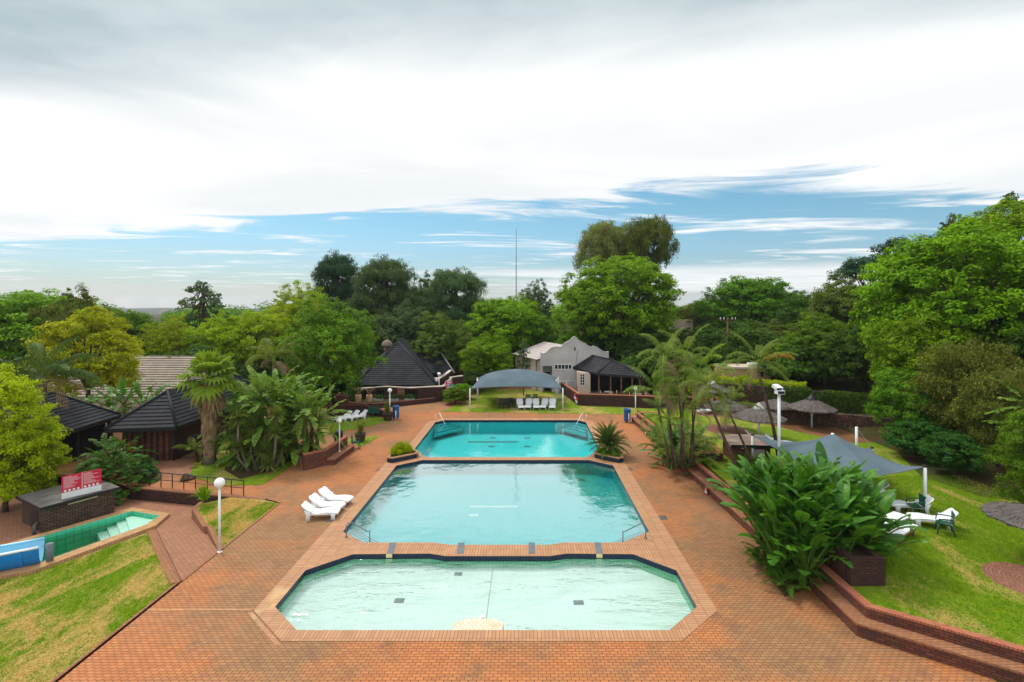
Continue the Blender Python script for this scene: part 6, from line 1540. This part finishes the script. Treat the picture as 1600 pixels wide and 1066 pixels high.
grass_tufts('pale reedy grass clump beside the kiosk', (12.6,28.2), [(0,0,1.3),(.4,.2,1.2),(-.3,.3,1.1),(.7,.0,1.0)], 1.3, 'leaf_yucca', 120, .02, 'reed_clump')
# strelitzia clump left and yuccas
sp = []
for (px, h) in [(372,1.9),(395,2.6),(418,2.9),(440,3.1),(462,3.0),(485,2.8),(505,2.2),(430,2.0),(470,1.8),(400,1.5),(495,1.4),(450,2.4)]:
    Y = random.uniform(31.3,34.0); sp.append((XA(px-9,Y)-(-15.6), Y-32.5, h*random.uniform(1.1,1.4)))
for k in range(9): sp.append((random.uniform(-2.6,1.6), random.uniform(-1.2,.6), random.uniform(.3,1.6)))
paddle_clump('wild_banana_clump', 'tall wild banana clump with torn leaves left of the pools', 'banana plant', (-15.6,32.5,0), sp, None, 'leaf_banana', 20, (.5,1.3), (1.2,1.7), (.42,.6), .45, 1.0, (.08,1.35), 5)
t = thing('yucca_clump', 'spiky yucca clump in front of the wild bananas', 'yucca', (-15.8,29.9,0)); st = MB(); lf = MB()
for (px, py) in [(392,690),(410,706),(372,700),(430,676),(398,668),(380,722),(420,726),(366,676),(440,700),(404,738),(388,744),(432,648),(372,655)]:
    Y = random.uniform(29.4,30.8); x, z = XA(px,Y)+15.8, ZA(py,Y); y = Y-29.9; z = max(z,.5)
    st.tube([(x*.6,y*.6,0),(x,y,z*.6),(x,y,z)], [.09,.07,.06], 6); rosette(lf, (x,y,z), 64, .85, .085)
st.build('stems', M['palm_trunk'], t); lf.build('leaves', M['leaf_yucca'], t)
t = thing('philodendron', 'dark glossy split leaved shrub behind the pump house', 'shrub', (-23.2,27.9,-.6)); lf = MB(); st = MB()
for i in range(250):
    a = random.uniform(0,6.28); r = 1.75*random.random()**.6; h = 2.9*(1-(r/2.1)**2)*random.uniform(.55,1)
    paddle(lf, st, (math.cos(a)*r*.85, math.sin(a)*r*.85, max(.1,h-.5)), a+random.uniform(-.6,.6), random.uniform(.5,1.1), .45, .55, .5, .55, .9, 6)
st.build('stalks', M['leaf_yucca'], t); lf.build('leaves', M['leaf_philo'], t)
paddle_clump('wild_banana_clump', 'wild banana clump between the two dark left roofs', 'banana plant', (XA(190,37),37,-.3), [(-2.6,0,2.0),(-1.2,.5,2.6),(.2,0,2.9),(1.2,.6,2.4),(2.3,0,1.6),(-.4,-.6,1.8)], None, 'leaf_paddle', 10, (.7,1.3), (1.2,1.7), (.42,.55), .4, .5, (.1,1.1), 1)
paddle_clump('wild_banana_clump', 'low banana shoots at the left corner of the brick hut', 'banana plant', (XA(172,30.3),30.3,-.6), [(0,0,.8),(.5,.3,1.0),(-.5,.2,.6)], None, 'leaf_paddle', 8, (.7,1.2), (1.0,1.4), (.4,.5), .4, .5, (.15,1.1), 0)
paddle_clump('wild_banana_clump', 'single young banana before the tan roof', 'banana plant', (XA(240,42),42,-.3), [(0,0,2.2),(.5,.2,1.6)], None, 'leaf_paddle', 8, (.6,1.0), (1.0,1.3), (.4,.5), .4, .5, (.2,1.1), 0)
paddle_clump('wild_banana_clump', 'banana plant at the right frame edge with pale leaves', 'banana plant', (XA(1622,25),25.2,1), [(0,0,3.8),(.8,.3,3.0),(.3,-.5,2.6)], None, 'leaf_banana', 11, (.6,1.0), (1.3,1.8), (.42,.52), .5, .5, (.3,1.2), 2)
# big strelitzia planting, right foreground
sp = []
random.seed(21)
for k in range(60):
    x = random.uniform(-1.75,1.6); y = random.uniform(-1.4,1.9)
    if abs(x) > 1.6 and y < -1.0: continue
    sp.append((x, y, 0.0 if y < .2 else .35))
paddle_clump('strelitzia_planting', 'big mass of glossy paddle leaves spilling over the planter on the right', 'strelitzia', (11.0,18.8,.35), sp, None, 'leaf_paddle', 12, (.4,2.4), (.9,1.35), (.42,.60), .14, .0, (.03,.57), 0)
t = thing('fern_skirt', 'low dark ferny growth at the foot of the big paddle leaves', 'fern', (9.6,17.9,0)); f = MB()
for k in range(130):
    x, y = random.uniform(-.8,1.1), random.uniform(-1.0,1.6); frond(f, (x,y,.1+.15*(x+.8)), random.uniform(0,6.28), random.uniform(.5,1.3), random.uniform(.6,1.1), 1.4, 18, .17, .045, .2, .01)
f.build('fronds', M['leaf_dark'], t)
# bushes at the foot of the palm clump
paddle_clump('strelitzia_planting', 'leafy green undergrowth at the foot of the palm clump', 'strelitzia', (9.5,30.6,.1), [(random.uniform(-.9,1.6), random.uniform(-1.5,2.4), random.choice((.1,.5,.9))) for _ in range(24)], None, 'leaf_paddle', 9, (.5,1.0), (.7,1.0), (.28,.4), .25, 0, (.2,1.1), 0)
t = thing('areca_shrub', 'low arching areca palms around the palm clump', 'palm', (9.5,30.6,.1)); f = MB()
for k in range(80):
    x, y = random.uniform(-1.0,1.5), random.uniform(-1.6,2.6); frond(f, (x,y,.3+.5*random.random()), random.uniform(0,6.28), random.uniform(.7,1.3), random.uniform(1.4,2.6), 1.5, 34, .40, .04, .6, .015)
f.build('fronds', M['leaf_palm'], t)

# ---------------------------------------------------------------- grass blades on the two near lawns
def inside(poly, x, y):
    c = np.zeros(len(x), bool); n = len(poly)
    for i in range(n):
        (x0,y0),(x1,y1) = poly[i], poly[i-1]; c ^= ((y0 > y) != (y1 > y)) & (x < (x1-x0)*(y-y0)/((y1-y0) if y1 != y0 else 1e-9)+x0)
    return c
def blades(poly, zf, n, mat, seed, h=.06):
    rs = np.random.RandomState(seed); P = np.array(poly); lo, hi = P.min(0), P.max(0); q = lo + rs.rand(n*3,2)*(hi-lo)
    q = q[inside(poly, q[:,0], q[:,1]) & (np.hypot(q[:,0]-17.05, q[:,1]-16.62) > 1.27)][:n]; n = len(q); z = zf(q[:,0], q[:,1]); a = rs.rand(n)*6.283; hh = h*(.5+rs.rand(n)); w = .012+.01*rs.rand(n)
    b = np.stack([q[:,0],q[:,1],z-.01],1); s = np.stack([np.cos(a)*w,np.sin(a)*w,np.zeros(n)],1); t = b + np.stack([rs.normal(size=n)*.035,rs.normal(size=n)*.035,hh],1)
    v = np.stack([b-s,b+s,t],1).reshape(-1,3).astype('f'); me = bpy.data.meshes.new('lawn_grass'); me.vertices.add(3*n); me.vertices.foreach_set('co', v.ravel()); me.loops.add(3*n); me.loops.foreach_set('vertex_index', np.arange(3*n,dtype='i')); me.polygons.add(n); me.polygons.foreach_set('loop_start', np.arange(0,3*n,3,dtype='i')); me.update(calc_edges=True)
    me.materials.append(M[mat]); o = bpy.data.objects.new('lawn_grass', me); COL.objects.link(o); o['kind'] = 'stuff'; return o
zlv = lambda x, y: np.maximum(-.595, -.6*np.clip((-12.45-x)/5.15, 0, 1)+.01)
tag(blades([(-24,8),(-12.6,8),(-12.6,17.8),(-17.5,23.1),(-19.5,19.5),(-20.9,18.8),(-24,18.5)], zlv, 80000, 'blade_dry', 3), 'short grass blades on the sloping left lawn', 'grass')
tag(blades([(-12.6,20.4),(-12.6,24.9),(-13.4,25.2),(-15.3,25.6),(-16.2,24.8),(-16.1,24.4)], lambda x, y: x*0+.02, 12000, 'blade_dry', 4), 'short grass blades on the small ramp side lawn', 'grass')
tag(blades([(10.7,15.45),(13.7,13.35),(20,9),(26,9),(26,27),(12,27),(12,16.2)], lambda x, y: x*0+ZL, 100000, 'blade', 5), 'short grass blades on the raised right lawn', 'grass')

rs = np.random.RandomState(12); q = np.concatenate([rs.normal(size=(90,2))*[1.6,1.6]+[8.6,18.5], rs.normal(size=(70,2))*[1.2,2.5]+[8.6,31], rs.rand(170,2)*[20,30]+[-12,13], rs.normal(size=(60,2))*[1.2,1.5]+[-13.2,29]])
q = q[(q[:,0] > -12.3) & (q[:,0] < 9.3) & ~((np.abs(q[:,0]+1.33) < 7.7) & (q[:,1] > 14.6) & (q[:,1] < 44))]
c = np.column_stack([q, np.full(len(q), .015)]); tag(structure(bpy.data.objects.new('fallen_leaves', leaves_mesh('fallen_leaves', M['dead_frond'], c, rs.normal(size=c.shape)*.25+[0,0,1], .075, rs)), 'stuff'), 'scattered dry leaves lying on the brick paving', 'leaves'); COL.objects.link(bpy.data.objects['fallen_leaves'])
# ---------------------------------------------------------------- air: faint haze that only the far hill shows
def haze():
    m, nt, out = newmat('haze_air'); v = nt.node('ShaderNodeVolumePrincipled'); v.inputs['Color'].default_value = (.80,.88,1,1); v.inputs['Density'].default_value = .00016; v.inputs['Anisotropy'].default_value = .1
    nt.l.new(v.outputs[0], out.inputs['Volume']); b = MB(); b.box(-2100,1900,-2800,2900,-60,60); o = b.build('haze', m); o['kind'] = 'stuff'; tag(o, 'thin pale air haze over the whole resort and hill', 'haze')
haze()
